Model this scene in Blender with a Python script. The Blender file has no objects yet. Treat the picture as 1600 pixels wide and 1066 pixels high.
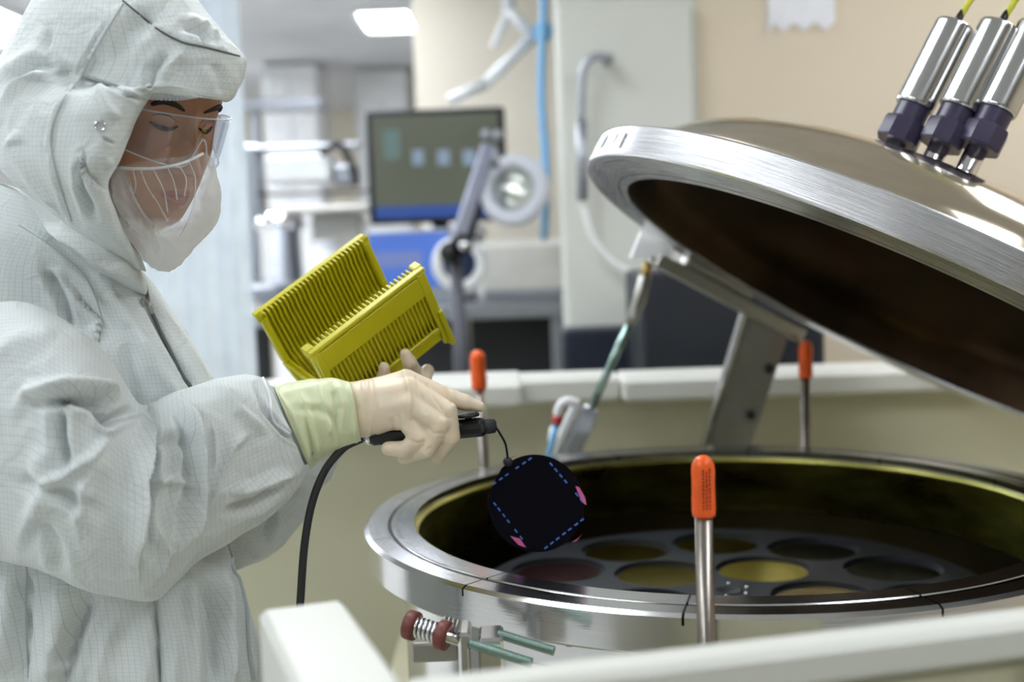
import bpy, bmesh, math, random
import numpy as np
from mathutils import Vector, Matrix, noise
random.seed(7); rng = np.random.default_rng(7)
D = bpy.data
SC = bpy.context.scene
COL = SC.collection

# ------------------------------------------------------------------ camera, world, exposure
FPX = 1900.0; PITCH = 0.0818; ROLL = -0.0353; CAMZ = 1.3755
CAMP = np.array([0, 0, CAMZ])
_c, _s = math.cos(PITCH), math.sin(PITCH)
CR = np.array([1, 0, 0.]); CU = np.array([0, _s, _c]); CF = np.array([0, _c, -_s])
cd = D.cameras.new('camera'); cam = D.objects.new('camera', cd); COL.objects.link(cam)
cr, sr = math.cos(ROLL), math.sin(ROLL)
XR = cr*CR + sr*CU
XU = -sr*CR + cr*CU
cam.matrix_world = Matrix(((XR[0], XU[0], -CF[0], 0), (XR[1], XU[1], -CF[1], 0), (XR[2], XU[2], -CF[2], CAMZ), (0, 0, 0, 1)))
cd.sensor_width = 36; cd.lens = FPX/1600*36; cd.clip_start = 0.05; cd.clip_end = 60
cd.dof.use_dof = True; cd.dof.focus_distance = 1.33; cd.dof.aperture_fstop = cd.lens/16.5
SC.camera = cam
SC.view_settings.view_transform = 'Standard'; SC.view_settings.look = 'None'
SC.view_settings.gamma = 1; SC.view_settings.exposure = 0.0
w = D.worlds.new('world'); SC.world = w; w.use_nodes = True
w.node_tree.nodes['Background'].inputs[0].default_value = (.75, .82, 1, 1)
w.node_tree.nodes['Background'].inputs[1].default_value = 0.12
LIGHT = 10.0      # strength of the ceiling panels

def ray(px, py):
    x, y = px-800., py-533.
    c, s = math.cos(-ROLL), math.sin(-ROLL)
    return CF + CR*(c*x-s*y)/FPX - CU*(s*x+c*y)/FPX
def at(px, py, Y):
    v = ray(px, py); return CAMP + v*(Y/v[1])
def onz(px, py, z):
    v = ray(px, py); return CAMP + v*((z-CAMZ)/v[2])
def pj(P):
    Q = np.asarray(P, float)-CAMP
    d = Q@CF; x = FPX*(Q@CR)/d; y = -FPX*(Q@CU)/d
    c, s = math.cos(ROLL), math.sin(ROLL)
    return np.stack([800+c*x-s*y, 533+s*x+c*y], -1)
def nz(v): v = np.asarray(v, float); return v/np.linalg.norm(v)

# ------------------------------------------------------------------ materials
def newmat(name):
    m = D.materials.new(name); m.use_nodes = True
    nt = m.node_tree; return m, nt, nt.nodes['Principled BSDF']
def N(nt, t, **k):
    n = nt.nodes.new(t)
    for a, b in k.items(): setattr(n, a, b)
    return n
def mat(name, col, rough=.5, metal=0, var=.06, scale=12, bump=0, bscale=None, spec=.5, alpha=1, trans=0, emit=None, es=0, coat=0, stretch=(1, 1, 1), rvar=.05, sub=0, ior=1.45):
    m, nt, b = newmat(name)
    tc = N(nt, 'ShaderNodeTexCoord'); mp = N(nt, 'ShaderNodeMapping'); mp.inputs['Scale'].default_value = stretch
    nt.links.new(tc.outputs['Object'], mp.inputs[0])
    no = N(nt, 'ShaderNodeTexNoise'); no.inputs['Scale'].default_value = scale; no.inputs['Detail'].default_value = 5
    nt.links.new(mp.outputs[0], no.inputs[0])
    cr_ = N(nt, 'ShaderNodeValToRGB')
    cr_.color_ramp.elements[0].position = .3; cr_.color_ramp.elements[1].position = .7
    cr_.color_ramp.elements[0].color = tuple(max(0, c*(1-var)) for c in col)+(1,)
    cr_.color_ramp.elements[1].color = tuple(min(1, c*(1+var)) for c in col)+(1,)
    nt.links.new(no.outputs[0], cr_.inputs[0]); nt.links.new(cr_.outputs[0], b.inputs['Base Color'])
    mr = N(nt, 'ShaderNodeMapRange'); mr.inputs[3].default_value = max(.02, rough-rvar); mr.inputs[4].default_value = min(1, rough+rvar)
    nt.links.new(no.outputs[0], mr.inputs[0]); nt.links.new(mr.outputs[0], b.inputs['Roughness'])
    b.inputs['Metallic'].default_value = metal
    b.inputs['Specular IOR Level'].default_value = spec
    b.inputs['Transmission Weight'].default_value = trans
    b.inputs['IOR'].default_value = ior
    b.inputs['Coat Weight'].default_value = coat
    b.inputs['Alpha'].default_value = alpha
    if sub:
        b.inputs['Subsurface Weight'].default_value = sub; b.inputs['Subsurface Radius'].default_value = (.008, .004, .003); b.inputs['Subsurface Scale'].default_value = 1
    if emit:
        b.inputs['Emission Color'].default_value = emit+(1,); b.inputs['Emission Strength'].default_value = es
    if bump:
        n2 = N(nt, 'ShaderNodeTexNoise'); n2.inputs['Scale'].default_value = bscale or scale; n2.inputs['Detail'].default_value = 6
        nt.links.new(mp.outputs[0], n2.inputs[0])
        bp = N(nt, 'ShaderNodeBump'); bp.inputs['Strength'].default_value = 1; bp.inputs['Distance'].default_value = bump
        nt.links.new(n2.outputs[0], bp.inputs['Height']); nt.links.new(bp.outputs[0], b.inputs['Normal'])
    return m

def fabric(name, col, grid=.0052, line=.42, tint=(.36, .40, .38), lw=.09):
    m, nt, b = newmat(name)
    uv = N(nt, 'ShaderNodeUVMap'); sep = N(nt, 'ShaderNodeSeparateXYZ'); nt.links.new(uv.outputs[0], sep.inputs[0])
    outs = []
    for i in (0, 1):
        d = N(nt, 'ShaderNodeMath', operation='DIVIDE'); d.inputs[1].default_value = grid; nt.links.new(sep.outputs[i], d.inputs[0])
        f = N(nt, 'ShaderNodeMath', operation='FRACT'); nt.links.new(d.outputs[0], f.inputs[0])
        l = N(nt, 'ShaderNodeMath', operation='LESS_THAN'); l.inputs[1].default_value = lw; nt.links.new(f.outputs[0], l.inputs[0])
        outs.append(l)
    mx = N(nt, 'ShaderNodeMath', operation='MAXIMUM'); nt.links.new(outs[0].outputs[0], mx.inputs[0]); nt.links.new(outs[1].outputs[0], mx.inputs[1])
    ml = N(nt, 'ShaderNodeMath', operation='MULTIPLY'); ml.inputs[1].default_value = line; nt.links.new(mx.outputs[0], ml.inputs[0])
    tc = N(nt, 'ShaderNodeTexCoord'); no = N(nt, 'ShaderNodeTexNoise'); no.inputs['Scale'].default_value = 9; no.inputs['Detail'].default_value = 4
    nt.links.new(tc.outputs['Object'], no.inputs[0])
    rp = N(nt, 'ShaderNodeValToRGB'); rp.color_ramp.elements[0].position = .35; rp.color_ramp.elements[1].position = .65
    rp.color_ramp.elements[0].color = (col[0]*.95, col[1]*.96, col[2]*.94, 1); rp.color_ramp.elements[1].color = col+(1,)
    nt.links.new(no.outputs[0], rp.inputs[0])
    mix = N(nt, 'ShaderNodeMix', data_type='RGBA'); nt.links.new(ml.outputs[0], mix.inputs['Factor'])
    nt.links.new(rp.outputs[0], mix.inputs['A']); mix.inputs['B'].default_value = tint+(1,)
    nt.links.new(mix.outputs['Result'], b.inputs['Base Color'])
    b.inputs['Roughness'].default_value = .62; b.inputs['Specular IOR Level'].default_value = .3
    b.inputs['Sheen Weight'].default_value = .15
    n2 = N(nt, 'ShaderNodeTexNoise'); n2.inputs['Scale'].default_value = 28; n2.inputs['Detail'].default_value = 3; n2.inputs['Distortion'].default_value = 1.2
    nt.links.new(tc.outputs['Object'], n2.inputs[0])
    n3 = N(nt, 'ShaderNodeTexNoise'); n3.noise_type = 'RIDGED_MULTIFRACTAL'; n3.inputs['Scale'].default_value = 11; n3.inputs['Detail'].default_value = 2
    nt.links.new(tc.outputs['Object'], n3.inputs[0])
    ad = N(nt, 'ShaderNodeMath', operation='MULTIPLY_ADD'); ad.inputs[1].default_value = .5; nt.links.new(n3.outputs[0], ad.inputs[0]); nt.links.new(n2.outputs[0], ad.inputs[2])
    bp = N(nt, 'ShaderNodeBump'); bp.inputs['Strength'].default_value = 1; bp.inputs['Distance'].default_value = .0045
    nt.links.new(ad.outputs[0], bp.inputs['Height']); nt.links.new(bp.outputs[0], b.inputs['Normal'])
    return m

M = {}
M['coverall'] = fabric('coverall_cloth', (.73, .765, .765), line=.42)
M['sleeve_lining'] = mat('knit_cuff', (.50, .54, .55), .8, bump=.0008, bscale=300)
M['dark_cord'] = mat('dark_seam', (.13, .14, .13), .8)
M['steel'] = mat('polished_steel', (.66, .66, .66), .16, 1, scale=6, rvar=.03)
M['steel_brushed'] = mat('brushed_steel', (.72, .72, .74), .27, 1, scale=40, stretch=(1, 1, .1), rvar=.05)
M['steel_dull'] = mat('dull_steel', (.42, .41, .38), .42, 1, scale=30)
M['post_steel'] = mat('post_steel', (.30, .27, .24), .32, 1, scale=30, stretch=(1, 1, .1))
M['chrome'] = mat('chrome', (.8, .8, .82), .08, 1)
M['dome'] = mat('dome_steel', (.70, .62, .50), .13, 1, scale=5, rvar=.03)
M['lid_inside'] = mat('coated_dark_steel', (.045, .028, .016), .38, 1, scale=5, var=.6, stretch=(1, 1, 1))
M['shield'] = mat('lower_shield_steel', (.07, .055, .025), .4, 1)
M['bore'] = mat('chamber_bore', (.92, .78, .20), .3, 1, scale=7, var=.55, stretch=(1, 1, 3), rvar=.1)
M['platter'] = mat('platter', (.06, .065, .075), .42, .6, scale=20)
M['black'] = mat('black_plastic', (.012, .012, .013), .3, scale=20)
M['black_matte'] = mat('matte_black', (.02, .021, .023), .65)
M['rubber'] = mat('black_rubber', (.025, .025, .027), .5, bump=.0002, bscale=400)
M['orange'] = mat('orange_vinyl', (.90, .12, .015), .3, var=.08, scale=60)
M['navy'] = mat('dark_navy_connector', (.045, .038, .075), .3, var=.1)
M['yellow_cable'] = mat('yellow_cable', (.62, .60, .05), .5)
M['cream'] = mat('cream_panel', (.55, .525, .375), .5, scale=3, var=.03)
M['cream_rim'] = mat('cream_rim', (.64, .64, .585), .42, scale=3, var=.02)
M['yellow'] = mat('yellow_cassette_plastic', (.60, .54, .012), .38, var=.04, scale=30, coat=.1)
M['glove'] = mat('latex_glove', (.82, .69, .52), .42, var=.05, scale=40, sub=.3, bump=.0006, bscale=90)
M['gauntlet'] = mat('glove_gauntlet', (.72, .76, .50), .38, var=.05, scale=25, sub=.3)
M['skin'] = mat('skin', (.45, .22, .135), .45, var=.07, scale=40, sub=.25)
M['lip'] = mat('lip', (.42, .12, .10), .4)
M['hair'] = mat('brow_hair', (.02, .014, .012), .6)
M['eye_white'] = mat('eye_white', (.6, .58, .55), .2)
M['red_collar'] = mat('reddish_collar', (.17, .045, .035), .45)
M['teal_rod'] = mat('teal_zinc_rod', (.30, .42, .38), .25, .9)
M['white_plastic'] = mat('white_plastic', (.86, .87, .88), .35)
M['paper'] = mat('paper', (.88, .88, .93), .8)
M['wall_beige'] = mat('beige_wall', (.74, .64, .50), .85, scale=2, var=.03)
M['wall_grey'] = mat('pale_grey_panel', (.66, .67, .62), .6, scale=2, var=.03)
M['wall_white'] = mat('white_wall', (.80, .80, .78), .8, scale=2, var=.03)
M['wall_back'] = mat('cream_wall', (.80, .74, .62), .8, scale=2, var=.04)
M['ceiling'] = mat('ceiling_tiles', (.66, .66, .68), .9, scale=3)
M['floor'] = mat('vinyl_floor', (.62, .62, .58), .35, scale=4)
M['gold_brass'] = mat('brass_fitting', (.6, .42, .14), .3, 1)
M['blue_tube'] = mat('blue_tubing', (.22, .52, .85), .4)
M['blue_dark'] = mat('dark_blue', (.01, .025, .08), .35)
M['near_black_blue'] = mat('near_black_blue', (.012, .018, .035), .45)
M['screen_bezel'] = mat('monitor_bezel', (.015, .017, .02), .4)
M['instr'] = mat('instrument_housing', (.76, .74, .68), .5)
M['lamp_arm'] = mat('lamp_arm', (.42, .44, .56), .3, .8)
M['dark_grey'] = mat('dark_grey_metal', (.10, .10, .12), .45, .4)
M['grey_metal'] = mat('grey_metal', (.38, .40, .44), .4, .7)
M['dark_panel'] = mat('dark_panel', (.012, .015, .022), .45)

def glassmat(name, col=(.97, .98, 1), rough=.02, alpha=.045, spec=.8):
    m, nt, b = newmat(name)
    out = nt.nodes['Material Output']
    tr = N(nt, 'ShaderNodeBsdfTransparent'); tr.inputs[0].default_value = col+(1,)
    gl = N(nt, 'ShaderNodeBsdfGlossy'); gl.inputs['Roughness'].default_value = rough
    lw = N(nt, 'ShaderNodeLayerWeight'); lw.inputs[0].default_value = .25
    no = N(nt, 'ShaderNodeTexNoise'); no.inputs['Scale'].default_value = 30
    mr = N(nt, 'ShaderNodeMapRange'); mr.inputs[3].default_value = .6*alpha; mr.inputs[4].default_value = 1.3*alpha
    nt.links.new(no.outputs[0], mr.inputs[0])
    ad = N(nt, 'ShaderNodeMath', operation='MULTIPLY_ADD'); ad.inputs[1].default_value = spec*.4
    nt.links.new(lw.outputs['Fresnel'], ad.inputs[0]); nt.links.new(mr.outputs[0], ad.inputs[2])
    mx = N(nt, 'ShaderNodeMixShader'); nt.links.new(ad.outputs[0], mx.inputs[0]); nt.links.new(tr.outputs[0], mx.inputs[1]); nt.links.new(gl.outputs[0], mx.inputs[2])
    nt.links.new(mx.outputs[0], out.inputs[0]); nt.nodes.remove(b)
    return m
M['clear'] = glassmat('clear_polycarbonate')
M['lens'] = glassmat('magnifier_glass', (.9, .95, .93), .05, .25)
M['curtain'] = mat('clear_curtain', (.80, .88, .95), .25, alpha=.55)

def veilmat():
    m, nt, b = newmat('sheer_cover')
    out = nt.nodes['Material Output']
    tc = N(nt, 'ShaderNodeTexCoord')
    at_ = N(nt, 'ShaderNodeAttribute'); at_.attribute_name = 'layering'
    w1 = N(nt, 'ShaderNodeTexNoise'); w1.noise_type = 'RIDGED_MULTIFRACTAL'; w1.inputs['Scale'].default_value = 32; w1.inputs['Detail'].default_value = 2
    mp = N(nt, 'ShaderNodeMapping'); mp.inputs['Scale'].default_value = (1.4, 1.4, .55); mp.inputs['Rotation'].default_value = (0, .45, 0)
    nt.links.new(tc.outputs['Object'], mp.inputs[0]); nt.links.new(mp.outputs[0], w1.inputs[0])
    mr = N(nt, 'ShaderNodeMapRange'); mr.inputs[1].default_value = .25; mr.inputs[2].default_value = 1.1; mr.inputs[3].default_value = -.1; mr.inputs[4].default_value = .75
    nt.links.new(w1.outputs[0], mr.inputs[0])
    ad = N(nt, 'ShaderNodeMath', operation='ADD', use_clamp=True); nt.links.new(mr.outputs[0], ad.inputs[0]); nt.links.new(at_.outputs['Fac'], ad.inputs[1])
    tr = N(nt, 'ShaderNodeBsdfTransparent')
    df = N(nt, 'ShaderNodeBsdfDiffuse'); df.inputs[0].default_value = (.97, .97, .96, 1)
    tl = N(nt, 'ShaderNodeBsdfTranslucent'); tl.inputs[0].default_value = (.97, .97, .96, 1)
    m2 = N(nt, 'ShaderNodeMixShader'); m2.inputs[0].default_value = .4; nt.links.new(df.outputs[0], m2.inputs[1]); nt.links.new(tl.outputs[0], m2.inputs[2])
    mx = N(nt, 'ShaderNodeMixShader'); nt.links.new(ad.outputs[0], mx.inputs[0]); nt.links.new(tr.outputs[0], mx.inputs[1]); nt.links.new(m2.outputs[0], mx.inputs[2])
    bp = N(nt, 'ShaderNodeBump'); bp.inputs['Distance'].default_value = .002; nt.links.new(w1.outputs[0], bp.inputs['Height'])
    nt.links.new(bp.outputs[0], df.inputs['Normal'])
    nt.links.new(mx.outputs[0], out.inputs[0]); nt.nodes.remove(b)
    return m
M['veil'] = veilmat()

def ringmat(name, col, rough, r_groove=.466, gw=.0022, slots=True, cz=(0, 0)):
    """machined flange: circular groove and radial slots cut every 30 degrees, concentric turning marks"""
    m, nt, b = newmat(name)
    tc = N(nt, 'ShaderNodeTexCoord'); sp = N(nt, 'ShaderNodeSeparateXYZ'); nt.links.new(tc.outputs['Object'], sp.inputs[0])
    def mth(op, a, b_=None, c=None):
        n = N(nt, 'ShaderNodeMath', operation=op)
        for i, v in enumerate((a, b_, c)):
            if v is None: continue
            if isinstance(v, (int, float)): n.inputs[i].default_value = v
            else: nt.links.new(v, n.inputs[i])
        return n.outputs[0]
    x, y = sp.outputs[0], sp.outputs[1]
    r = mth('SQRT', mth('ADD', mth('MULTIPLY', x, x), mth('MULTIPLY', y, y)))
    ang = mth('ARCTAN2', y, x)
    f = mth('FRACT', mth('ADD', mth('DIVIDE', ang, math.radians(30)), 10.5))
    dd = mth('MULTIPLY', mth('ABSOLUTE', mth('SUBTRACT', f, .5)), math.radians(30)*.47)
    slot = mth('LESS_THAN', mth('ABSOLUTE', mth('SUBTRACT', dd, math.radians(15)*.47)), .0013)
    groove = mth('LESS_THAN', mth('ABSOLUTE', mth('SUBTRACT', r, r_groove)), gw)
    mask = groove
    if slots: mask = mth('MAXIMUM', mask, mth('MULTIPLY', slot, mth('GREATER_THAN', sp.outputs[2], -.012)))
    cx = N(nt, 'ShaderNodeCombineXYZ'); nt.links.new(mth('MULTIPLY', r, 220.), cx.inputs[0]); nt.links.new(mth('MULTIPLY', ang, 1.2), cx.inputs[1]); nt.links.new(mth('MULTIPLY', sp.outputs[2], 200.), cx.inputs[2])
    no = N(nt, 'ShaderNodeTexNoise'); no.inputs['Scale'].default_value = 3; no.inputs['Detail'].default_value = 3; nt.links.new(cx.outputs[0], no.inputs[0])
    n2 = N(nt, 'ShaderNodeTexNoise'); n2.inputs['Scale'].default_value = 9; n2.inputs['Detail'].default_value = 5; nt.links.new(tc.outputs['Object'], n2.inputs[0])
    rp = N(nt, 'ShaderNodeValToRGB'); rp.color_ramp.elements[0].position = .3; rp.color_ramp.elements[1].position = .7
    rp.color_ramp.elements[0].color = tuple(c*.9 for c in col)+(1,); rp.color_ramp.elements[1].color = tuple(min(1, c*1.06) for c in col)+(1,)
    nt.links.new(n2.outputs[0], rp.inputs[0])
    mix = N(nt, 'ShaderNodeMix', data_type='RGBA'); nt.links.new(mask, mix.inputs['Factor']); nt.links.new(rp.outputs[0], mix.inputs['A']); mix.inputs['B'].default_value = (.02, .02, .022, 1)
    nt.links.new(mix.outputs['Result'], b.inputs['Base Color'])
    b.inputs['Metallic'].default_value = 1
    nt.links.new(mth('MULTIPLY_ADD', no.outputs[0], .14, rough-.07), b.inputs['Roughness'])
    bp = N(nt, 'ShaderNodeBump'); bp.inputs['Distance'].default_value = .00012; nt.links.new(no.outputs[0], bp.inputs['Height']); nt.links.new(bp.outputs[0], b.inputs['Normal'])
    return m
M['flange'] = ringmat('chamber_flange', (.68, .68, .69), .17)
M['lid_flange'] = ringmat('lid_flange', (.78, .78, .80), .27, r_groove=.447, gw=.0012, slots=False)

# ------------------------------------------------------------------ mesh helpers
def setp(o, label=None, cat=None, group=None, kind=None):
    if label: o['label'] = label
    if cat: o['category'] = cat
    if group: o['group'] = group
    if kind: o['kind'] = kind
    return o
def root(name, loc, label, cat, group=None):
    o = D.objects.new(name, None); COL.objects.link(o); o.location = tuple(loc); o.empty_display_size = .05
    return setp(o, label, cat, group)
def wloc(o):
    p = Vector((0, 0, 0))
    while o is not None: p += o.location; o = o.parent
    return p
def link(name, V, Fc, m, parent=None, smooth=True, uv=None, org=None, dens=None):
    """V in world space; the origin goes to the parent's place (or org)"""
    V = np.asarray(V, float)
    base = np.array(wloc(parent)) if parent is not None else (np.array(org, float) if org is not None else np.array([V[:, 0].mean(), V[:, 1].mean(), V[:, 2].min()]))
    me = D.meshes.new(name); me.from_pydata((V-base).tolist(), [], [tuple(int(i) for i in f) for f in Fc])
    if smooth: me.polygons.foreach_set('use_smooth', [True]*len(me.polygons))
    if uv is not None:
        ul = me.uv_layers.new(name='UVMap')
        li = np.zeros(len(me.loops), int); me.loops.foreach_get('vertex_index', li)
        ul.data.foreach_set('uv', np.asarray(uv)[li].ravel())
    if dens is not None:
        a = me.attributes.new('layering', 'FLOAT', 'POINT'); a.data.foreach_set('value', np.asarray(dens, float))
    me.materials.append(m); me.validate(); me.update()
    o = D.objects.new(name, me); COL.objects.link(o)
    if parent is not None: o.parent = parent
    else: o.location = tuple(base)
    return o
class MB:
    def __init__(s): s.V = []; s.F = []
    def add(s, V, Fc):
        k = len(s.V); s.V += [tuple(v) for v in np.asarray(V, float)]; s.F += [tuple(k+i for i in f) for f in Fc]; return s
    def build(s, name, m, parent=None, smooth=False, **k): return link(name, np.array(s.V), s.F, m, parent, smooth, **k)
    def box(s, lo, hi, bev=.002, rot=None, piv=None):
        lo = np.minimum(lo, hi); hi2 = np.maximum(lo, hi)
        V, Fc = bbox(np.array(lo, float), np.array(hi2, float), bev)
        if rot is not None:
            pv = np.array(piv if piv is not None else (np.array(lo)+hi2)/2, float); V = (V-pv)@np.array(rot).T+pv
        return s.add(V, Fc)
    def obox(s, c, ax, half, bev=.002):
        """oriented box: centre, 3 axes (rows), half sizes"""
        h = np.array(half, float); V, Fc = bbox(-h, h, bev)
        return s.add(np.array(c)+V@np.array(ax, float), Fc)
    def tube(s, P, R, n=16, caps=True):
        V, Fc = tube(P, R, n, caps); return s.add(V, Fc)
    def lathe(s, prof, o=(0, 0, 0), ax=(0, 0, 1), n=48, closed=False):
        V, Fc = lathe(prof, o, ax, n, closed); return s.add(V, Fc)
def bbox(lo, hi, bev):
    b = min(bev, *(.45*(hi-lo)))
    V = []; idx = {}
    for sx in (0, 1):
        for sy in (0, 1):
            for sz in (0, 1):
                sg = np.array([sx, sy, sz]); c = np.where(sg == 0, lo, hi); inn = np.where(sg == 0, 1, -1)
                for a in range(3):
                    p = c+b*inn; p[a] = c[a]; idx[(sx, sy, sz, a)] = len(V); V.append(p)
    Fc = []
    def cor(a, sa, o1, s1, o2, s2):
        k = [0, 0, 0]; k[a] = sa; k[o1] = s1; k[o2] = s2; return tuple(k)
    for a in range(3):
        o1, o2 = (a+1) % 3, (a+2) % 3
        for sa in (0, 1):
            q = [idx[cor(a, sa, o1, i, o2, j)+(a,)] for i, j in ((0, 0), (1, 0), (1, 1), (0, 1))]
            Fc.append(q if sa else q[::-1])
        # edges along a
        for i in (0, 1):
            for j in (0, 1):
                c0 = cor(a, 0, o1, i, o2, j); c1 = cor(a, 1, o1, i, o2, j)
                q = [idx[c0+(o1,)], idx[c1+(o1,)], idx[c1+(o2,)], idx[c0+(o2,)]]
                Fc.append(q if (i ^ j) else q[::-1])
    for sx in (0, 1):
        for sy in (0, 1):
            for sz in (0, 1):
                q = [idx[(sx, sy, sz, a)] for a in range(3)]
                Fc.append(q if (sx+sy+sz) % 2 else q[::-1])
    return np.array(V), Fc
def frame(P):
    P = np.asarray(P, float); T = np.gradient(P, axis=0); T /= np.linalg.norm(T, axis=1)[:, None]+1e-12
    u = np.cross(T[0], [0, 0, 1.]);
    if np.linalg.norm(u) < .1: u = np.cross(T[0], [0, 1., 0])
    U = [nz(u)]
    for i in range(1, len(P)):
        v = U[-1]-T[i]*(U[-1]@T[i]); U.append(nz(v))
    U = np.array(U); return T, U, np.cross(T, U)
def tube(P, R, n=16, caps=True):
    P = np.asarray(P, float); R = np.broadcast_to(np.asarray(R, float), (len(P),))
    T, U, W = frame(P); t = np.linspace(0, 2*np.pi, n, endpoint=False)
    V = P[:, None]+R[:, None, None]*(np.cos(t)[None, :, None]*U[:, None]+np.sin(t)[None, :, None]*W[:, None])
    return gridf(V, caps)
def gridf(V, caps=True, closed=True):
    m, n = V.shape[:2]; Fc = []
    for i in range(m-1):
        for j in range(n if closed else n-1):
            a, b = i*n+j, i*n+(j+1) % n; Fc.append((a, b, b+n, a+n))
    V = V.reshape(-1, 3)
    if caps:
        Fc.append(tuple(range(n))[::-1]); Fc.append(tuple(range((m-1)*n, m*n)))
    return V, Fc
def lathe(prof, o=(0, 0, 0), ax=(0, 0, 1), n=48, closed=False):
    """prof: (r, h) list along the axis; closed joins last to first (a ring solid)"""
    ax = nz(ax); u = np.cross(ax, [0, 1, 0.]);
    if np.linalg.norm(u) < .1: u = np.cross(ax, [1., 0, 0])
    u = nz(u); v = np.cross(ax, u); t = np.linspace(0, 2*np.pi, n, endpoint=False)
    pr = list(prof)+([prof[0]] if closed else [])
    V = np.array([[np.array(o)+max(r, 1e-5)*(math.cos(a)*u+math.sin(a)*v)+h*ax for a in t] for r, h in pr])
    return gridf(V, False)
def cr_interp(A, n):
    """Catmull-Rom through rows of A, n samples"""
    A = np.asarray(A, float); k = len(A); s = np.linspace(0, k-1, n); out = []
    for x in s:
        i = min(int(x), k-2); t = x-i
        p0 = A[i-1] if i > 0 else 2*A[0]-A[1]; p1 = A[i]; p2 = A[i+1]; p3 = A[i+2] if i+2 < k else 2*A[-1]-A[-2]
        out.append(.5*((2*p1)+(-p0+p2)*t+(2*p0-5*p1+4*p2-p3)*t*t+(-p0+3*p1-3*p2+p3)*t**3))
    return np.array(out)
def smooth_path(pts, n=40): return cr_interp(np.array(pts, float), n)

def seg_dist(P, A, B):
    d = B-A; t = np.clip(((P-A)@d)/(d@d+1e-12), 0, 1); return np.linalg.norm(P-(A+t[:, None]*d), axis=1), t, d
def vnorm(G):
    """normals of a closed-in-j grid"""
    du = np.roll(G, -1, 1)-np.roll(G, 1, 1); dv = np.gradient(G, axis=0)
    n = np.cross(du, dv); return n/(np.linalg.norm(n, axis=2)[..., None]+1e-12)
def loft(stn, nu=160, nv=160, e=2.3, folds=(), wr=.004, wscale=9, seed=0, flip=False, crosswr=0):
    """cloth tube. stations (Ax,Ay,Bx,By,Y,half depth): its two silhouette sides at distance Y. folds are real displacements of the cloth:
    (polyline, width, height, kind)."""
    S = cr_interp([list(q)+[q[4]]*(7-len(q)) for q in stn], nu); t = np.linspace(0, 2*np.pi, nv, endpoint=False)
    c, s = np.cos(t), np.sin(t)
    ce = np.sign(c)*np.abs(c)**(2/e); se = np.sign(s)*np.abs(s)**(2/e)
    G = np.zeros((nu, nv, 3)); CT = []
    for i, q in enumerate(S):
        A = at(q[0], q[1], q[4]); B = at(q[2], q[3], q[6]); C = (A+B)/2; h = (A-B)/2
        # depth axis perpendicular to the width axis
        dd = nz(C-CAMP)
        G[i] = C+ce[:, None]*h+se[:, None]*dd*q[5]; CT.append(C)
    L = np.r_[0, np.cumsum(np.linalg.norm(np.diff(CT, axis=0), axis=1))]
    per = np.linalg.norm(np.roll(G, -1, 1)-G, axis=2); mp_ = per.sum(1).mean()
    NR = vnorm(G)
    cen = np.array(CT)[:, None]
    if (NR*(G-cen)).sum() < 0: NR = -NR
    P = G.reshape(-1, 3); n0 = NR.reshape(-1, 3); px = pj(P)
    front = np.clip(-n0[:, 1]*1.6+.25, 0, 1)
    disp = np.zeros(len(P))
    for pl, wd, amp, kind in folds:
        pl = np.array(pl, float); best = np.full(len(P), 1e9); side = np.zeros(len(P)); tt = np.zeros(len(P)); m = len(pl)-1
        for k in range(m):
            dst, t_, d_ = seg_dist(px, pl[k], pl[k+1]); q = px-pl[k]
            sd = np.sign(d_[0]*q[:, 1]-d_[1]*q[:, 0]); up = dst < best
            best = np.where(up, dst, best); side = np.where(up, sd, side); tt = np.where(up, (k+t_)/m, tt)
        fade = np.clip(np.minimum(tt, 1-tt)*5, 0.15, 1)
        x = best/wd
        if kind == 'r': f = np.exp(-x*x)
        elif kind == 'v': f = -np.exp(-x*x)+.35*np.exp(-(x-1.7)**2)
        elif kind == 's': f = np.where(side > 0, np.exp(-(x/2.2)**2), -.3*np.exp(-(x*1.6)**2))   # sharp-edged overlap, raised on its right hand side
        elif kind == 'p': f = np.exp(-x**1.1)                      # pointed ridge
        disp += f*amp*fade
    dn = np.zeros(len(P))
    for i, p in enumerate(P):
        v = Vector(p*wscale)+Vector((seed, 0, 0))
        a = noise.noise(v); b = noise.noise(v*2.3+Vector((5, 1, 2)))
        dn[i] = (1-abs(a)*2.4)*.65+(1-abs(b)*2.2)*.4+noise.noise(v*.6)*.7
    P = P+n0*(disp*front+wr*(dn-.4))[:, None]
    G = P.reshape(nu, nv, 3)
    uv = np.stack(np.meshgrid(L, np.linspace(0, mp_, nv, endpoint=False), indexing='ij'), -1).reshape(-1, 2)
    V, Fc = gridf(G, True)
    return V, Fc, uv

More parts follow.
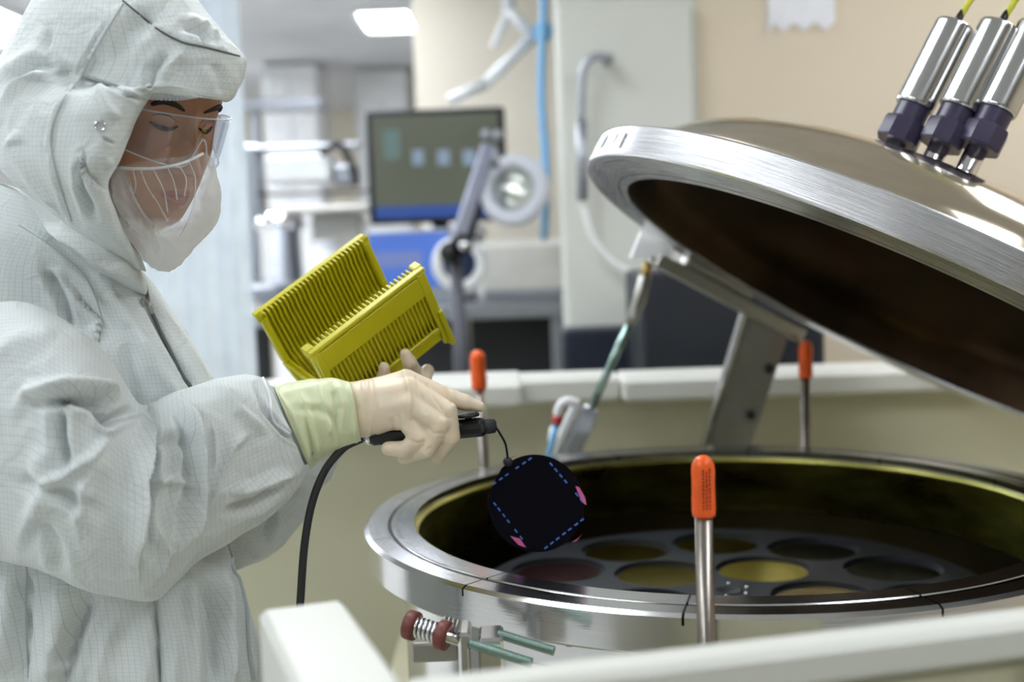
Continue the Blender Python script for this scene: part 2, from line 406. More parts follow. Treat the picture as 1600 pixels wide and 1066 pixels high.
# surface nets: one continuous skin round tapering limbs
def caps_field(caps, h, k, pad=.006):
    A = np.array([c[0] for c in caps]); B = np.array([c[2] for c in caps]); ra = np.array([c[1] for c in caps]); rb = np.array([c[3] for c in caps])
    mr = max(ra.max(), rb.max())+pad
    lo = np.minimum(A, B).min(0)-mr; hi = np.maximum(A, B).max(0)+mr
    n = np.ceil((hi-lo)/h).astype(int)+1
    ax = [lo[i]+h*np.arange(n[i]) for i in range(3)]
    X = np.stack(np.meshgrid(*ax, indexing='ij'), -1).astype(np.float32)
    f = None
    for i in range(len(caps)):
        d = (B[i]-A[i]).astype(np.float32); q = X-A[i].astype(np.float32)
        t = np.clip((q@d)/(d@d+1e-9), 0, 1); r = ra[i]+(rb[i]-ra[i])*t
        g = np.sqrt(((q-t[..., None]*d)**2).sum(-1))-r
        kk = caps[i][4] if len(caps[i]) > 4 else k
        if f is None: f = g
        else:
            hh = np.clip(.5+.5*(f-g)/kk, 0, 1); f = f*(1-hh)+g*hh-kk*hh*(1-hh)
    return f, lo, h
def nets(f, lo, h):
    ins = f < 0; nx, ny, nz_ = f.shape
    c = [f[i:nx-1+i, j:ny-1+j, k:nz_-1+k] for i in (0, 1) for j in (0, 1) for k in (0, 1)]
    off = [np.array((i, j, k)) for i in (0, 1) for j in (0, 1) for k in (0, 1)]
    cnt = sum((q < 0).astype(int) for q in c); act = (cnt > 0) & (cnt < 8)
    idx = -np.ones(act.shape, int); idx[act] = np.arange(act.sum())
    I = np.argwhere(act); vals = np.stack([q[act] for q in c], 1)
    acc = np.zeros((len(I), 3)); num = np.zeros(len(I))
    for a in range(8):
        for b in range(a+1, 8):
            if np.abs(off[a]-off[b]).sum() != 1: continue
            m = (vals[:, a] < 0) != (vals[:, b] < 0); t = np.zeros(len(I)); t[m] = vals[m, a]/(vals[m, a]-vals[m, b])
            acc[m] += off[a]+t[m, None]*(off[b]-off[a]); num[m] += 1
    V = lo+h*(I+acc/num[:, None])
    Fc = []
    for a in range(3):
        b, c_ = (a+1) % 3, (a+2) % 3
        sl0 = [slice(1, -1)]*3; sl1 = [slice(1, -1)]*3; sl0[a] = slice(0, f.shape[a]-1); sl1[a] = slice(1, f.shape[a])
        x0 = ins[tuple(sl0)]; x1 = ins[tuple(sl1)]; E = np.argwhere(x0 != x1); s0 = x0[x0 != x1]
        o = np.ones(3, int); o[a] = 0; E = E+o
        eb = np.zeros(3, int); eb[b] = 1; ec = np.zeros(3, int); ec[c_] = 1
        q = [idx[tuple((E-d).T)] for d in (0*eb, eb, eb+ec, ec)]
        Q = np.stack(q, 1); Q[~s0] = Q[~s0][:, ::-1]; Fc.append(Q)
    return V, np.concatenate(Fc)
def relax(V, Fc, it=3, lam=.5):
    E = np.concatenate([Fc[:, [0, 1]], Fc[:, [1, 2]], Fc[:, [2, 3]], Fc[:, [3, 0]]]); E = np.concatenate([E, E[:, ::-1]])
    deg = np.bincount(E[:, 0], minlength=len(V))[:, None]
    for _ in range(it):
        s = np.stack([np.bincount(E[:, 0], V[E[:, 1], i], minlength=len(V)) for i in range(3)], 1)
        V = V+lam*(s/np.maximum(deg, 1)-V)
    return V
def flesh(caps, h=.0016, k=.004, it=3):
    f, lo, h = caps_field(caps, h, k); V, Fc = nets(f, lo, h); return relax(V, Fc, it), Fc

# ------------------------------------------------------------------ the room
def wallbox(name, lo, hi, m, label):
    b = MB().box(lo, hi, .003); o = b.build(name, m); o['kind'] = 'structure'; o['label'] = label; return o
wallbox('floor', (-4.2, -3.2, -.1), (3.2, 11.2, 0), M['floor'], 'pale vinyl cleanroom floor')
wallbox('ceiling', (-4.2, -3.2, 2.62), (3.2, 11.2, 2.72), M['ceiling'], 'grey tiled ceiling')
wallbox('wall_left', (-4.2, -3.2, 0), (-4.1, 11.2, 2.62), M['wall_white'], 'white wall on the left')
def reflection_bands():  # invented light and dark bands, out of view, for the steel to reflect
    m, nt, b = newmat('bands_for_reflection')
    tc = N(nt, 'ShaderNodeTexCoord'); mp = N(nt, 'ShaderNodeMapping'); mp.inputs['Scale'].default_value = (1.6, .01, .35)
    nt.links.new(tc.outputs['Object'], mp.inputs[0]); vo = N(nt, 'ShaderNodeTexVoronoi'); vo.distance = 'CHEBYCHEV'; vo.inputs['Scale'].default_value = 1.3; nt.links.new(mp.outputs[0], vo.inputs[0])
    rp = N(nt, 'ShaderNodeValToRGB'); rp.color_ramp.interpolation = 'CONSTANT'
    cs_ = [(0, (.03, .035, .045)), (.22, (.45, .43, .34)), (.4, (.12, .13, .15)), (.55, (.6, .58, .48)), (.7, (.05, .07, .09)), (.85, (.34, .34, .32))]
    el = rp.color_ramp.elements; el[0].position = 0; el[0].color = cs_[0][1]+(1,); el[1].position = .22; el[1].color = cs_[1][1]+(1,)
    for p, c in cs_[2:]: e = el.new(p); e.color = c+(1,)
    nt.links.new(vo.outputs['Color'], rp.inputs[0]); nt.links.new(rp.outputs[0], b.inputs['Base Color']); b.inputs['Roughness'].default_value = .5
    return m
wallbox('wall_front', (-4.1, -2.7, 0), (3.1, -2.6, 2.62), reflection_bands(), 'wall behind the viewer')
wallbox('wall_far', (-4.1, 11.1, 0), (3.1, 11.2, 2.62), M['wall_back'], 'cream wall at the far end of the room')
wallbox('wall_outer', (3.1, -3.2, 0), (3.2, 11.2, 2.62), M['wall_beige'], 'beige wall at the right side')
wallbox('wall_right', (.52, 3.35, 0), (3.1, 3.5, 2.62), M['wall_beige'], 'blurred beige wall behind the open lid')
wallbox('wall_middle', (-.35, 4.95, 0), (3.1, 5.1, 2.62), M['wall_back'], 'cream wall behind the desk')
M['diffuser_far'] = mat('lit_diffuser_far', (1, 1, 1), .5, emit=(.86, .91, 1), es=LIGHT*2.1)
M['diffuser'] = mat('lit_diffuser', (1, 1, 1), .5, emit=(.90, .95, 1), es=LIGHT)
# ceiling lights: row of recessed panels
def ceiling_light(x, y, label, ln=1.2, wd=.6):
    t = root('ceiling_light', (x, y, 2.585), label, 'ceiling light', 'recessed ceiling lights')
    f = MB()
    for lo, hi in (((x-wd/2-.03, y-ln/2-.03, 2.585), (x-wd/2, y+ln/2+.03, 2.62)), ((x+wd/2, y-ln/2-.03, 2.585), (x+wd/2+.03, y+ln/2+.03, 2.62)),
                   ((x-wd/2, y-ln/2-.03, 2.585), (x+wd/2, y-ln/2, 2.62)), ((x-wd/2, y+ln/2, 2.585), (x+wd/2, y+ln/2+.03, 2.62))):
        f.box(lo, hi, .002)
    f.build('frame', M['white_plastic'], t)
    MB().box((x-wd/2, y-ln/2, 2.6), (x+wd/2, y+ln/2, 2.618), .001).build('diffuser', M['diffuser_far' if y > 4.5 else 'diffuser'], t)
    return t
for x, y, l in ((-1.6, .2, 'recessed ceiling panel above and behind the person'), (-.5, 1.9, 'recessed ceiling panel above the person and the chamber'), (1.2, .1, 'recessed ceiling panel above the chamber front'), (1.7, 2.2, 'recessed ceiling panel above the raised lid'), (-2.4, 2.0, 'recessed ceiling panel at the left wall'), (-1.5, -1.3, 'recessed ceiling panel behind the viewer')):
    ceiling_light(x, y, l)
for x, y, l in ((-1.2, 5.1, 'added ceiling panel just above the view, brightening the far aisle'), (-2.6, 8.4, 'recessed ceiling panel far back on the left'), (-.62, 6.75, 'bright ceiling panel seen above the monitor'), (-2.75, 6.4, 'bright ceiling panel at the upper left corner of the photo'), (-2.7, 4.2, 'recessed ceiling panel over the aisle on the left'),  # the panel just above the view is added to brighten the far room
             (-.9, 4.1, 'recessed ceiling panel over the desk')):
    ceiling_light(x, y, l, *((.55, .26) if y == 6.75 else (1.2, .6)))

# ------------------------------------------------------------------ the chamber
CC = np.array([.2894, 1.6654, 1.0]); RO, RI = .5, .433
DECK = .62
ch = root('vacuum_chamber', (CC[0], CC[1], DECK), 'large round stainless steel vacuum chamber with its top open', 'chamber')
# every ring part is built about the axis; object coordinates are kept centred on the ring top
def centred(name, mb, m, parent, c):
    o = link(name, np.array(mb.V), mb.F, m, parent, True)
    d = Vector(c)-wloc(parent)
    for v in o.data.vertices: v.co -= d
    o.location = d; return o
def sharp(o, deg=35):
    me = o.data; bm = bmesh.new(); bm.from_mesh(me)
    for e in bm.edges:
        if len(e.link_faces) == 2 and e.calc_face_angle(0) > math.radians(deg): e.smooth = False
    bm.to_mesh(me); bm.free(); return o
ring = MB().lathe([(RI, 0), (.4615, 0), (.4625, -.0012), (.4695, -.0012), (.4705, -.0002), (.494, -.0006), (RO, -.004), (RO, -.042), (.497, -.045), (.457, -.045), (.457, -.052), (RI, -.052)], CC, n=180, closed=True)
sharp(centred('rim_flange', ring, M['flange'], ch, CC), 20)
h0 = DECK-CC[2]
sharp(centred('body', MB().lathe([(.4585, -.045), (.4585, -.085), (.449, -.092), (.449, h0+.03), (.47, h0+.025), (.47, h0), (.44, h0), (.44, -.045)], CC, n=128, closed=True), M['steel'], ch, CC))
centred('inner_wall', MB().lathe([(RI, -.0125), (RI-.006, -.0125), (RI-.006, -.02), (RI-.001, -.022), (RI-.001, -.105), (RI+.004, -.105), (RI+.004, -.0125)], CC, n=128, closed=True), M['bore'], ch, CC)
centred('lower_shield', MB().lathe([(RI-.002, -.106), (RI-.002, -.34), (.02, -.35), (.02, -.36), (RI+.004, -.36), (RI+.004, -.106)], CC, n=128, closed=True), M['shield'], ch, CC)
# little cap screws under the flange
for a in range(0, 360, 30):
    q = math.radians(a); p = CC+np.array([.478*math.cos(q), .478*math.sin(q), -.045])
    MB().lathe([(0, 0), (.006, 0), (.006, -.006), (.003, -.007), (0, -.007)], p, n=12).build('flange_bolt', M['steel_dull'], ch, True)

# planetary platter with eleven outer and five inner pockets
PZ = .878; RP = .364; PR = .0708
pl = root('wafer_platter', (CC[0], CC[1], PZ-.02), 'dark grey round wafer platter lying inside the chamber', 'platter')
pock = [(.271, 149-32.727*k) for k in range(11)]+[(.129, 128-72*k) for k in range(5)]
pc = [(CC[0]+r*math.cos(math.radians(a)), CC[1]+r*math.sin(math.radians(a))) for r, a in pock]
bm = bmesh.new()
def ringverts(cx, cy, r, z, n): return [bm.verts.new((cx+r*math.cos(2*math.pi*i/n), cy+r*math.sin(2*math.pi*i/n), z)) for i in range(n)]
loops = [ringverts(CC[0], CC[1], RP, PZ, 128)]+[ringverts(x, y, PR, PZ, 56) for x, y in pc]+[ringverts(CC[0], CC[1], .022, PZ, 28)]
es = []
for L in loops: es += [bm.edges.new((L[i], L[(i+1) % len(L)])) for i in range(len(L))]
bmesh.ops.triangle_fill(bm, edges=es, use_beauty=True, use_dissolve=False, normal=(0, 0, 1))
def inpock(c): return any(math.hypot(c[0]-x, c[1]-y) < PR*.99 for x, y in pc) or math.hypot(c[0]-CC[0], c[1]-CC[1]) < .0215
for f_ in list(bm.faces):
    if inpock(f_.calc_center_median()): bm.faces.remove(f_)
for k, L in enumerate(loops):
    n = len(L); dz = .0065
    lo_ = [bm.verts.new((v.co.x, v.co.y, PZ-dz)) for v in L]
    for i in range(n):
        q = [L[i], L[(i+1) % n], lo_[(i+1) % n], lo_[i]]
        bm.faces.new(q if k else q[::-1])
    if k and k <= len(pc):
        x, y = pc[k-1]; inn = [bm.verts.new((x+(v.co.x-x)*.88, y+(v.co.y-y)*.88, PZ-dz)) for v in L]
        for i in range(n): bm.faces.new([lo_[i], lo_[(i+1) % n], inn[(i+1) % n], inn[i]])
bmesh.ops.recalc_face_normals(bm, faces=bm.faces)
me = D.meshes.new('disc'); bm.to_mesh(me); bm.free(); me.materials.append(M['platter'])
po = D.objects.new('disc', me); COL.objects.link(po); po.parent = pl; po.location = (0, 0, 0)
for v in me.vertices: v.co -= Vector(pl.location)
MB().lathe([(.0, -.012), (.0215, -.012), (.0215, .001), (.017, .001), (.012, -.003), (0, -.003)], (CC[0], CC[1], PZ), n=32).build('hub', M['black_matte'], pl, True)
for k in range(6):
    a = k*math.pi/3+.3; MB().lathe([(0, 0), (.0032, 0), (.0032, .003), (.0015, .0035), (0, .002)], (CC[0]+.03*math.cos(a), CC[1]+.03*math.sin(a), PZ), n=10).build('hub_screw', M['chrome'], pl, True)
MB().lathe([(0, .652), (.07, .652), (.07, .665), (.03, .675), (.03, PZ-.016), (0, PZ-.016)], (CC[0], CC[1], 0), n=32).build('spindle', M['steel_dull'], pl, True)

def wafermat(name, col, rough=.05):
    m, nt, b = newmat(name)
    tc = N(nt, 'ShaderNodeTexCoord')
    br = N(nt, 'ShaderNodeTexBrick'); br.inputs['Scale'].default_value = 90; br.inputs['Mortar Size'].default_value = .03; br.offset = 0
    nt.links.new(tc.outputs['Object'], br.inputs[0])
    br.inputs['Color1'].default_value = col+(1,); br.inputs['Color2'].default_value = tuple(c*.85 for c in col)+(1,); br.inputs['Mortar'].default_value = tuple(c*.6 for c in col)+(1,)
    nt.links.new(br.outputs[0], b.inputs['Base Color']); b.inputs['Metallic'].default_value = 1; b.inputs['Roughness'].default_value = rough
    return m
WM = {'gold': wafermat('gold_wafer', (.95, .78, .12), .28), 'olive': wafermat('olive_wafer', (.62, .50, .10), .2), 'red': wafermat('dark_red_wafer', (.17, .065, .075), .3),
      'grey': wafermat('dark_grey_wafer', (.12, .12, .13), .25), 'bronze': wafermat('bronze_wafer', (.60, .46, .22), .25)}
kinds = [('red', 'dark red wafer in the platter pocket nearest the left rim'), ('olive', 'olive bronze wafer behind and right of the dark red one'), ('olive', 'olive gold wafer in the farthest pocket behind the platter middle'),
         ('grey', 'dull dark wafer at the far right, behind the bright gold one'), ('grey', 'dark grey wafer in the large pocket toward the right rim'), ('grey', 'dark wafer half hidden by the rim at the far right'),
         None, None, None, None, None,
         ('olive', 'dark wafer with a gold edge just left of the near orange capped post'), ('gold', 'brightest yellow gold wafer in the middle of the platter'), ('bronze', 'tan gold wafer low at the near rim, cut off by it'), None, None]
hidden = 'wafer in a platter pocket hidden behind the near rim of the chamber'
for (x, y), kd in zip(pc, kinds):
    if kd is None: continue
    Z = PZ-.0063
    th = [2*math.pi*i/64 for i in range(64)]
    P = [(x+.0645*math.cos(a), y+max(.0645*math.sin(a), -.061), 0) for a in th]
    V = [(p[0], p[1], Z) for p in P]+[(p[0], p[1], Z+.0007) for p in P]; n = 64
    Fc = [tuple(range(n))[::-1], tuple(range(n, 2*n))]+[(i, (i+1) % n, n+(i+1) % n, n+i) for i in range(n)]
    o = link('silicon_wafer', V, Fc, WM[kd[0]], None, False, org=(x, y, Z)); setp(o, kd[1], 'wafer', 'wafers in the platter')

# spring latch under the near left of the flange
def P_(px, py, Y): return at(px, py, Y)
YL = 1.2
lt = root('spring_latch', at(700, 1000, YL), 'spring loaded clamp bar under the near left of the flange', 'latch')
a0, a1 = at(636, 975, 1.215), at(830, 1036, 1.165)
d = nz(a1-a0); Ln = np.linalg.norm(a1-a0)
MB().lathe([(0, -.002), (.0062, -.002), (.0062, Ln*.45), (0, Ln*.45)], a0, d, 20).build('rod', M['steel'], lt, True)
def spring(p0, dr, L, R, r, turns):
    T = np.linspace(0, 1, turns*18); dr = nz(dr); u = nz(np.cross(dr, [0, 0, 1.])); v = np.cross(dr, u)
    return MB().tube(np.array([p0+dr*L*t+R*(math.cos(2*math.pi*turns*t)*u+math.sin(2*math.pi*turns*t)*v) for t in T]), r, 8)
spring(a0+d*.008, d, .030, .0095, .0019, 6).build('spring', M['chrome'], lt, True)
for s in (.0, .036): MB().lathe([(0, s), (.0145, s), (.0152, s+.002), (.0152, s+.008), (.0145, s+.011), (0, s+.011)], a0, d, 28).build('collar', M['red_collar'], lt, True)
# threaded teal rods
for o_, s0, s1 in ((np.zeros(3), .52, 1.0), (np.array([.018, .02, .006]), .60, 1.04)):
    pts = np.linspace(0, 1, 160); R = .0046+.0005*np.sign(np.sin(np.arange(160)*1.6))
    MB().tube(np.array([a0+o_+d*Ln*(s0+(s1-s0)*t) for t in pts]), R, 14).build('threaded_rod', M['teal_rod'], lt, True)
for px0, px1 in ((718, 735), (749, 786)):
    lo = at(px0, 1036, YL); hi = at(px1, 982 if px0 < 740 else 990, YL)
    MB().box((lo[0], YL-.016, lo[2]-.02), (hi[0], YL+.03, hi[2]), .003).build('clamp_block', M['steel'], lt)
lo = at(690, 1030, 1.235); hi = at(716, 1006, 1.235)
MB().box((lo[0]-.03, 1.225, lo[2]), (hi[0], 1.235, hi[2]+.004), .002).build('side_plate', M['steel_dull'], lt)
spring(at(690, 972, 1.26), d, .03, .007, .0014, 6).build('rear_spring', M['steel_dull'], lt, True)

# guide posts with orange caps
def post(bx, by, tx, ty, Y, capl, rr, cr_, zb, label):
    p0 = at(bx, by, Y); p1 = at(tx, ty, Y); dr = nz(p1-p0); p1c = p1-dr*capl
    pb = p0-dr*((p0[2]-zb)/dr[2])
    t = root('guide_post', pb, label, 'post', 'orange capped guide posts round the chamber')
    n = 60; MB().lathe([(0, 0), (rr, 0), (rr, np.linalg.norm(p1-pb)-capl*.5), (0, np.linalg.norm(p1-pb)-capl*.5)], pb, dr, 24).build('rod', M['post_steel'], t, True)
    L = capl; pr = [(rr*1.02, 0), (cr_*.97, 0), (cr_, .003)]+[(cr_*(1+.02*math.sin(u*9)), L*u) for u in np.linspace(.1, .72, 8)]
    pr += [(cr_*.98*math.cos(a), L*.78+L*.22*math.sin(a)) for a in np.linspace(.1, math.pi/2, 8)]
    c = MB().lathe(pr, p1c, dr, 28).build('cap', M['orange'], t, True)
    return t, c, p1c, dr
t0, cap0, pc0, dr0 = post(1103, 975, 1098, 711, 1.135, .0585, .0088, .0112, DECK, 'nearest post with bright orange cap in front of the chamber rim')
post(757, 735, 745.5, 547, 2.1, .068, .0088, .0135, DECK, 'post with orange cap behind the gloved hand')
post(1258, 700, 1259, 532, 2.2, .068, .0085, .0125, DECK, 'farthest post with red orange cap under the raised lid')
# printed marks down the near cap (blurred small print)
def textobj(name, body, size, loc, mtx, m, parent, ext=.00015):
    cu = D.curves.new(name, 'FONT'); cu.body = body; cu.size = size; cu.extrude = ext; cu.align_x = 'CENTER'; cu.align_y = 'CENTER'
    o = D.objects.new('tmp', cu); COL.objects.link(o); dg = bpy.context.evaluated_depsgraph_get(); me = D.meshes.new_from_object(o.evaluated_get(dg)); D.objects.remove(o)
    me.materials.clear(); me.materials.append(m)
    base = Vector(wloc(parent)); R = np.array(mtx)
    for v in me.vertices:
        q = np.array(v.co); v.co = Vector(np.array(loc)+R@q)-base
    q = D.objects.new(name, me); COL.objects.link(q); q.parent = parent; return q
mk = MB(); R_ = random.Random(3)
for row in range(3):
    z = .008
    while z < .045:
        l = R_.uniform(.0012, .0032); a = -math.pi/2+(row-1)*.28+.12
        c = pc0+dr0*(z+l/2)+.01135*np.array([math.cos(a), math.sin(a), 0])
        mk.obox(c, [[-math.sin(a), math.cos(a), 0], [math.cos(a), math.sin(a), 0], dr0], (.0008, .0002, l/2), .0001); z += l+R_.uniform(.0006, .0014)
mk.build('printed_marks', mat('print_ink', (.25, .03, .01), .6), t0)

# ------------------------------------------------------------------ the raised lid
TH, PH = .511, .163
LN = np.array([math.sin(TH)*math.cos(PH), math.sin(TH)*math.sin(PH), math.cos(TH)])
LC = np.array([.555, 1.745, CAMZ-.134])
LA = nz(np.cross(LN, [0, 1, 0])); LB = np.cross(LN, LA)
lid = root('chamber_lid', LC, 'domed stainless steel chamber lid tilted open', 'lid')
def axial(name, prof, m, parent, n=180, closed=True, sh=25):
    """a turned part of the lid: built upright, then the object itself is tilted so that its material follows the axis"""
    V, Fc = lathe(prof, (0, 0, 0), (0, 0, 1), n, closed)
    me = D.meshes.new(name); me.from_pydata(V.tolist(), [], Fc); me.polygons.foreach_set('use_smooth', [True]*len(me.polygons)); me.materials.append(m)
    o = D.objects.new(name, me); COL.objects.link(o); o.parent = parent
    q = Vector((0, 0, 1)).rotation_difference(Vector(LN)); o.rotation_mode = 'QUATERNION'; o.rotation_quaternion = q
    return sharp(o, sh)
T = .044
axial('lid_flange', [(RI, 0), (.470, 0), (.4975, .0005), (RO, .003), (RO, T-.003), (.497, T), (.44, T), (.44, T-.006), (RI, T-.006)], M['lid_flange'], lid)
dome = lambda r, H=.13, Rb=.44: H*math.sqrt(max(0, 1-(r/Rb)**3))
rs = [.44*math.sin(u) for u in np.linspace(0, math.pi/2, 40)]
pr = [(r, T+dome(r)) for r in rs][::-1]
pr[0] = (.441, T-.004); pr[-1] = (.0005, T+.13)
axial('dome', [(.445, T-.003), (.4445, T+.004)]+pr[1:], M['dome'], lid, closed=False, sh=60)
inn = [(r*.975, T-.012+dome(r)*.97) for r in rs][::-1]
axial('inside_lining', [(RI+.001, .001), (RI-.002, .010), (RI-.002, .03)]+inn[1:-1]+[(.0005, inn[-1][1])], M['lid_inside'], lid, closed=False, sh=60)
axial('weld_ring', [(.4445, T-.001), (.452, T), (.4535, T+.0025), (.447, T+.005), (.4435, T+.006)], M['steel'], lid, closed=True)
# two small labels on the flange edge
def on_flange(px, py, w_, h_, m, name, parent=lid):
    v = ray(px, py); o = CAMP-LC; a = v-LN*(v@LN); b = o-LN*(o@LN)
    A, B, C_ = a@a, 2*a@b, b@b-RO*RO; t = (-B-math.sqrt(max(0, B*B-4*A*C_)))/(2*A); P = CAMP+v*t
    rad = nz((P-LC)-LN*((P-LC)@LN)); tan = np.cross(LN, rad)
    return MB().obox(P+rad*.0012, [tan, rad, LN], (w_/2, .0006, h_/2), .0003).build(name, m, parent)
on_flange(944, 222, .02, .02, mat('grey_label', (.30, .36, .33), .5), 'label')
on_flange(971, 219, .014, .022, M['paper'], 'label')
on_flange(961, 218, .005, .02, mat('pink_label', (.75, .42, .45), .5), 'label')
# three sensor feedthroughs on the dome
def pl_at(px, py, h):
    v = ray(px, py); t = ((LC+LN*h-CAMP)@LN)/(v@LN); return CAMP+v*t
for i, (bx, by, sh_) in enumerate(((1398, 228, .000), (1459, 246, .012), (1511, 264, .024))):
    p0 = pl_at(bx, by, T+.1265); 
    sft = MB().lathe([(0, -.06), (.0135, -.06), (.0135, sh_+.02), (0, sh_+.02)], p0, LN, 28).build('sensor_feedthrough', M['chrome'], lid, True)
    s = sh_+.004
    # connector: knurled hexagonal body and a narrower neck
    pr = [(0, s), (.026, s), (.0275, s+.003), (.0275, s+.026), (.026, s+.030), (.0215, s+.031), (.0215, s+.050), (.0225, s+.052), (0, s+.052)]
    mbc = MB(); V, Fc = lathe(pr, p0, LN, 48)
    V = V.reshape(len(pr), 48, 3)
    for j in range(48):
        a = (j*2*math.pi/48) % (math.pi/4); q = math.cos(math.pi/8)/math.cos(a-math.pi/8)*1.04
        for k_ in (1, 2, 3, 4):
            cax = p0+LN*((V[k_, j]-p0)@LN); V[k_, j] = cax+(V[k_, j]-cax)*q
    mbc.add(V.reshape(-1, 3), Fc); sharp(mbc.build('connector', M['navy'], sft, True), 22)
    o_ = MB().lathe([(0, s+.052), (.0242, s+.052), (.0255, s+.054), (.0255, s+.0565), (.0255, s+.1655), (.0255, s+.168), (.0245, s+.170), (.0235, s+.1705), (0, s+.1705)], p0, LN, 48).build('sensor_tube', M['steel'], sft, True); sharp(o_, 40)
    top = p0+LN*(s+.170)
    MB().lathe([(0, 0), (.006, 0), (.005, .012), (.0035, .022), (0, .022)], top, LN, 16).build('strain_relief', M['black'], sft, True)
    MB().tube(smooth_path([top+LN*.01, top+LN*.05+LA*-.004, top+LN*.1+np.array([.012, 0, 0]), top+LN*.2+np.array([.06, .0, .02]), top+LN*.3+np.array([.18, .05, .0])], 30), .0042, 10).build('cable', M['yellow_cable'], sft, True)

# hinge arm of the lid: a bar along the far side of the flange, with a lug plate
hb0, hb1 = at(1022, 404, 2.14), at(1250, 524, 2.24)
u = nz(hb1-hb0); up = nz(np.cross(u, [0, 1, 0])); up = up if up[2] > 0 else -up; dp = np.cross(u, up)
MB().obox((hb0+hb1)/2, [u, up, dp], (np.linalg.norm(hb1-hb0)/2, .013, .018), .003).build('hinge_bar', M['steel_dull'], lid)
MB().obox((hb0*.62+hb1*.38)+up*.022, [u, up, dp], (.075, .009, .014), .003).build('lug_plate', M['steel_dull'], lid)
# white bracket pad on top of the gas strut
V = [at(1003, 362, 2.13), at(1052, 390, 2.13), at(1050, 402, 2.13), at(986, 403, 2.13)]; Bk = [v+np.array([0, .035, 0]) for v in V]
MB().add(V+Bk, [(0, 1, 2, 3), (7, 6, 5, 4), (0, 4, 5, 1), (1, 5, 6, 2), (2, 6, 7, 3), (3, 7, 4, 0)]).build('strut_pad', M['white_plastic'], lid)
# hinge bracket bolted behind the chamber
br = root('hinge_bracket', at(1140, 700, 2.25), 'slanted flat steel hinge bracket behind the chamber, two bolts in it', 'bracket')
F0 = [at(1161, 487, 2.24), at(1234, 517, 2.24), at(1172, 700, 2.24), at(1098, 700, 2.24)]
for a_, b_ in ((2, 1), (3, 0)): dv = F0[a_]-F0[b_]; F0[a_] = F0[b_]+dv*((DECK+.001-F0[b_][2])/dv[2])
Bk = [v+np.array([0, .03, 0]) for v in F0]
MB().add(F0+Bk, [(0, 1, 2, 3), (7, 6, 5, 4), (0, 4, 5, 1), (1, 5, 6, 2), (2, 6, 7, 3), (3, 7, 4, 0)]).build('plate', M['steel_dull'], br)
V = [F0[0], F0[0]+(F0[1]-F0[0])*.06, F0[3]+(F0[2]-F0[3])*.06, F0[3]]; V2 = [v-np.array([0, .012, 0]) for v in V]
MB().add(V2+V, [(0, 1, 2, 3), (7, 6, 5, 4), (0, 4, 5, 1), (1, 5, 6, 2), (2, 6, 7, 3), (3, 7, 4, 0)]).build('edge_flange', M['steel'], br)
for px, py in ((1201, 576), (1172, 648)): MB().lathe([(0, 0), (.009, 0), (.009, .006), (.004, .009), (0, .005)], at(px, py, 2.24), (0, -1, 0), 12).build('bolt', M['black_matte'], br, True)
# gas strut
sp_ = [at(1013, 410, 2.15), at(999, 470, 2.17), at(984, 505, 2.18), at(925, 636, 2.22), at(885, 720, 2.24)]
gs = root('gas_strut', sp_[4], 'gas strut rising from behind the rim to the white pad', 'strut')
MB().tube([sp_[0], sp_[0]*.7+sp_[1]*.3], [.008, .009], 16).build('ball_end', M['gold_brass'], gs, True)
MB().tube([sp_[0]*.7+sp_[1]*.3, sp_[1], sp_[2]], [.011, .012, .010], 20).build('sleeve', M['steel_dull'], gs, True)
MB().tube([sp_[2], sp_[3]], .0075, 16).build('piston_rod', M['teal_rod'], gs, True)
MB().tube([sp_[3]*1.0, sp_[3]*.9+sp_[4]*.1], [.013, .013], 16).build('end_nut', M['steel'], gs, True)
q = sp_[3]*.93+sp_[4]*.07
sdir = nz(sp_[4]-sp_[3]); sw = nz(np.cross(sdir, [0, 1, 0]))
MB().obox((sp_[3]+sp_[4])/2+sdir*.02, [sw, [0, 1, 0], sdir], (.016, .016, .075), .003).build('cylinder_body', M['grey_metal'], gs)
MB().obox((sp_[3]+sp_[4])/2-sw*.028+sdir*.015, [sw, [0, 1, 0], sdir], (.008, .014, .07), .003).build('side_block', M['white_plastic'], gs)
# air fitting and its hose
af = root('air_fitting', at(868, 720, 2.2), 'white elbow air fitting with red collar left of the gas strut', 'fitting')
MB().tube(smooth_path([at(905, 632, 2.17), at(888, 627, 2.17), at(876, 634, 2.17), at(871, 650, 2.17)], 14), .009, 14).build('elbow', M['white_plastic'], af, True)
MB().tube([at(872, 650, 2.17), at(870, 662, 2.17)], .0095, 14).build('red_collar', mat('red_plastic', (.55, .03, .04), .4), af, True)
MB().tube([at(870, 662, 2.17), at(863, 690, 2.17), at(855, 720, 2.17)], [.006, .0055, .0055], 12).build('hose', M['blue_tube'], af, True)
MB().tube([at(866, 668, 2.195), at(862, 690, 2.195)], .008, 12).build('hose_end', M['white_plastic'], af, True)

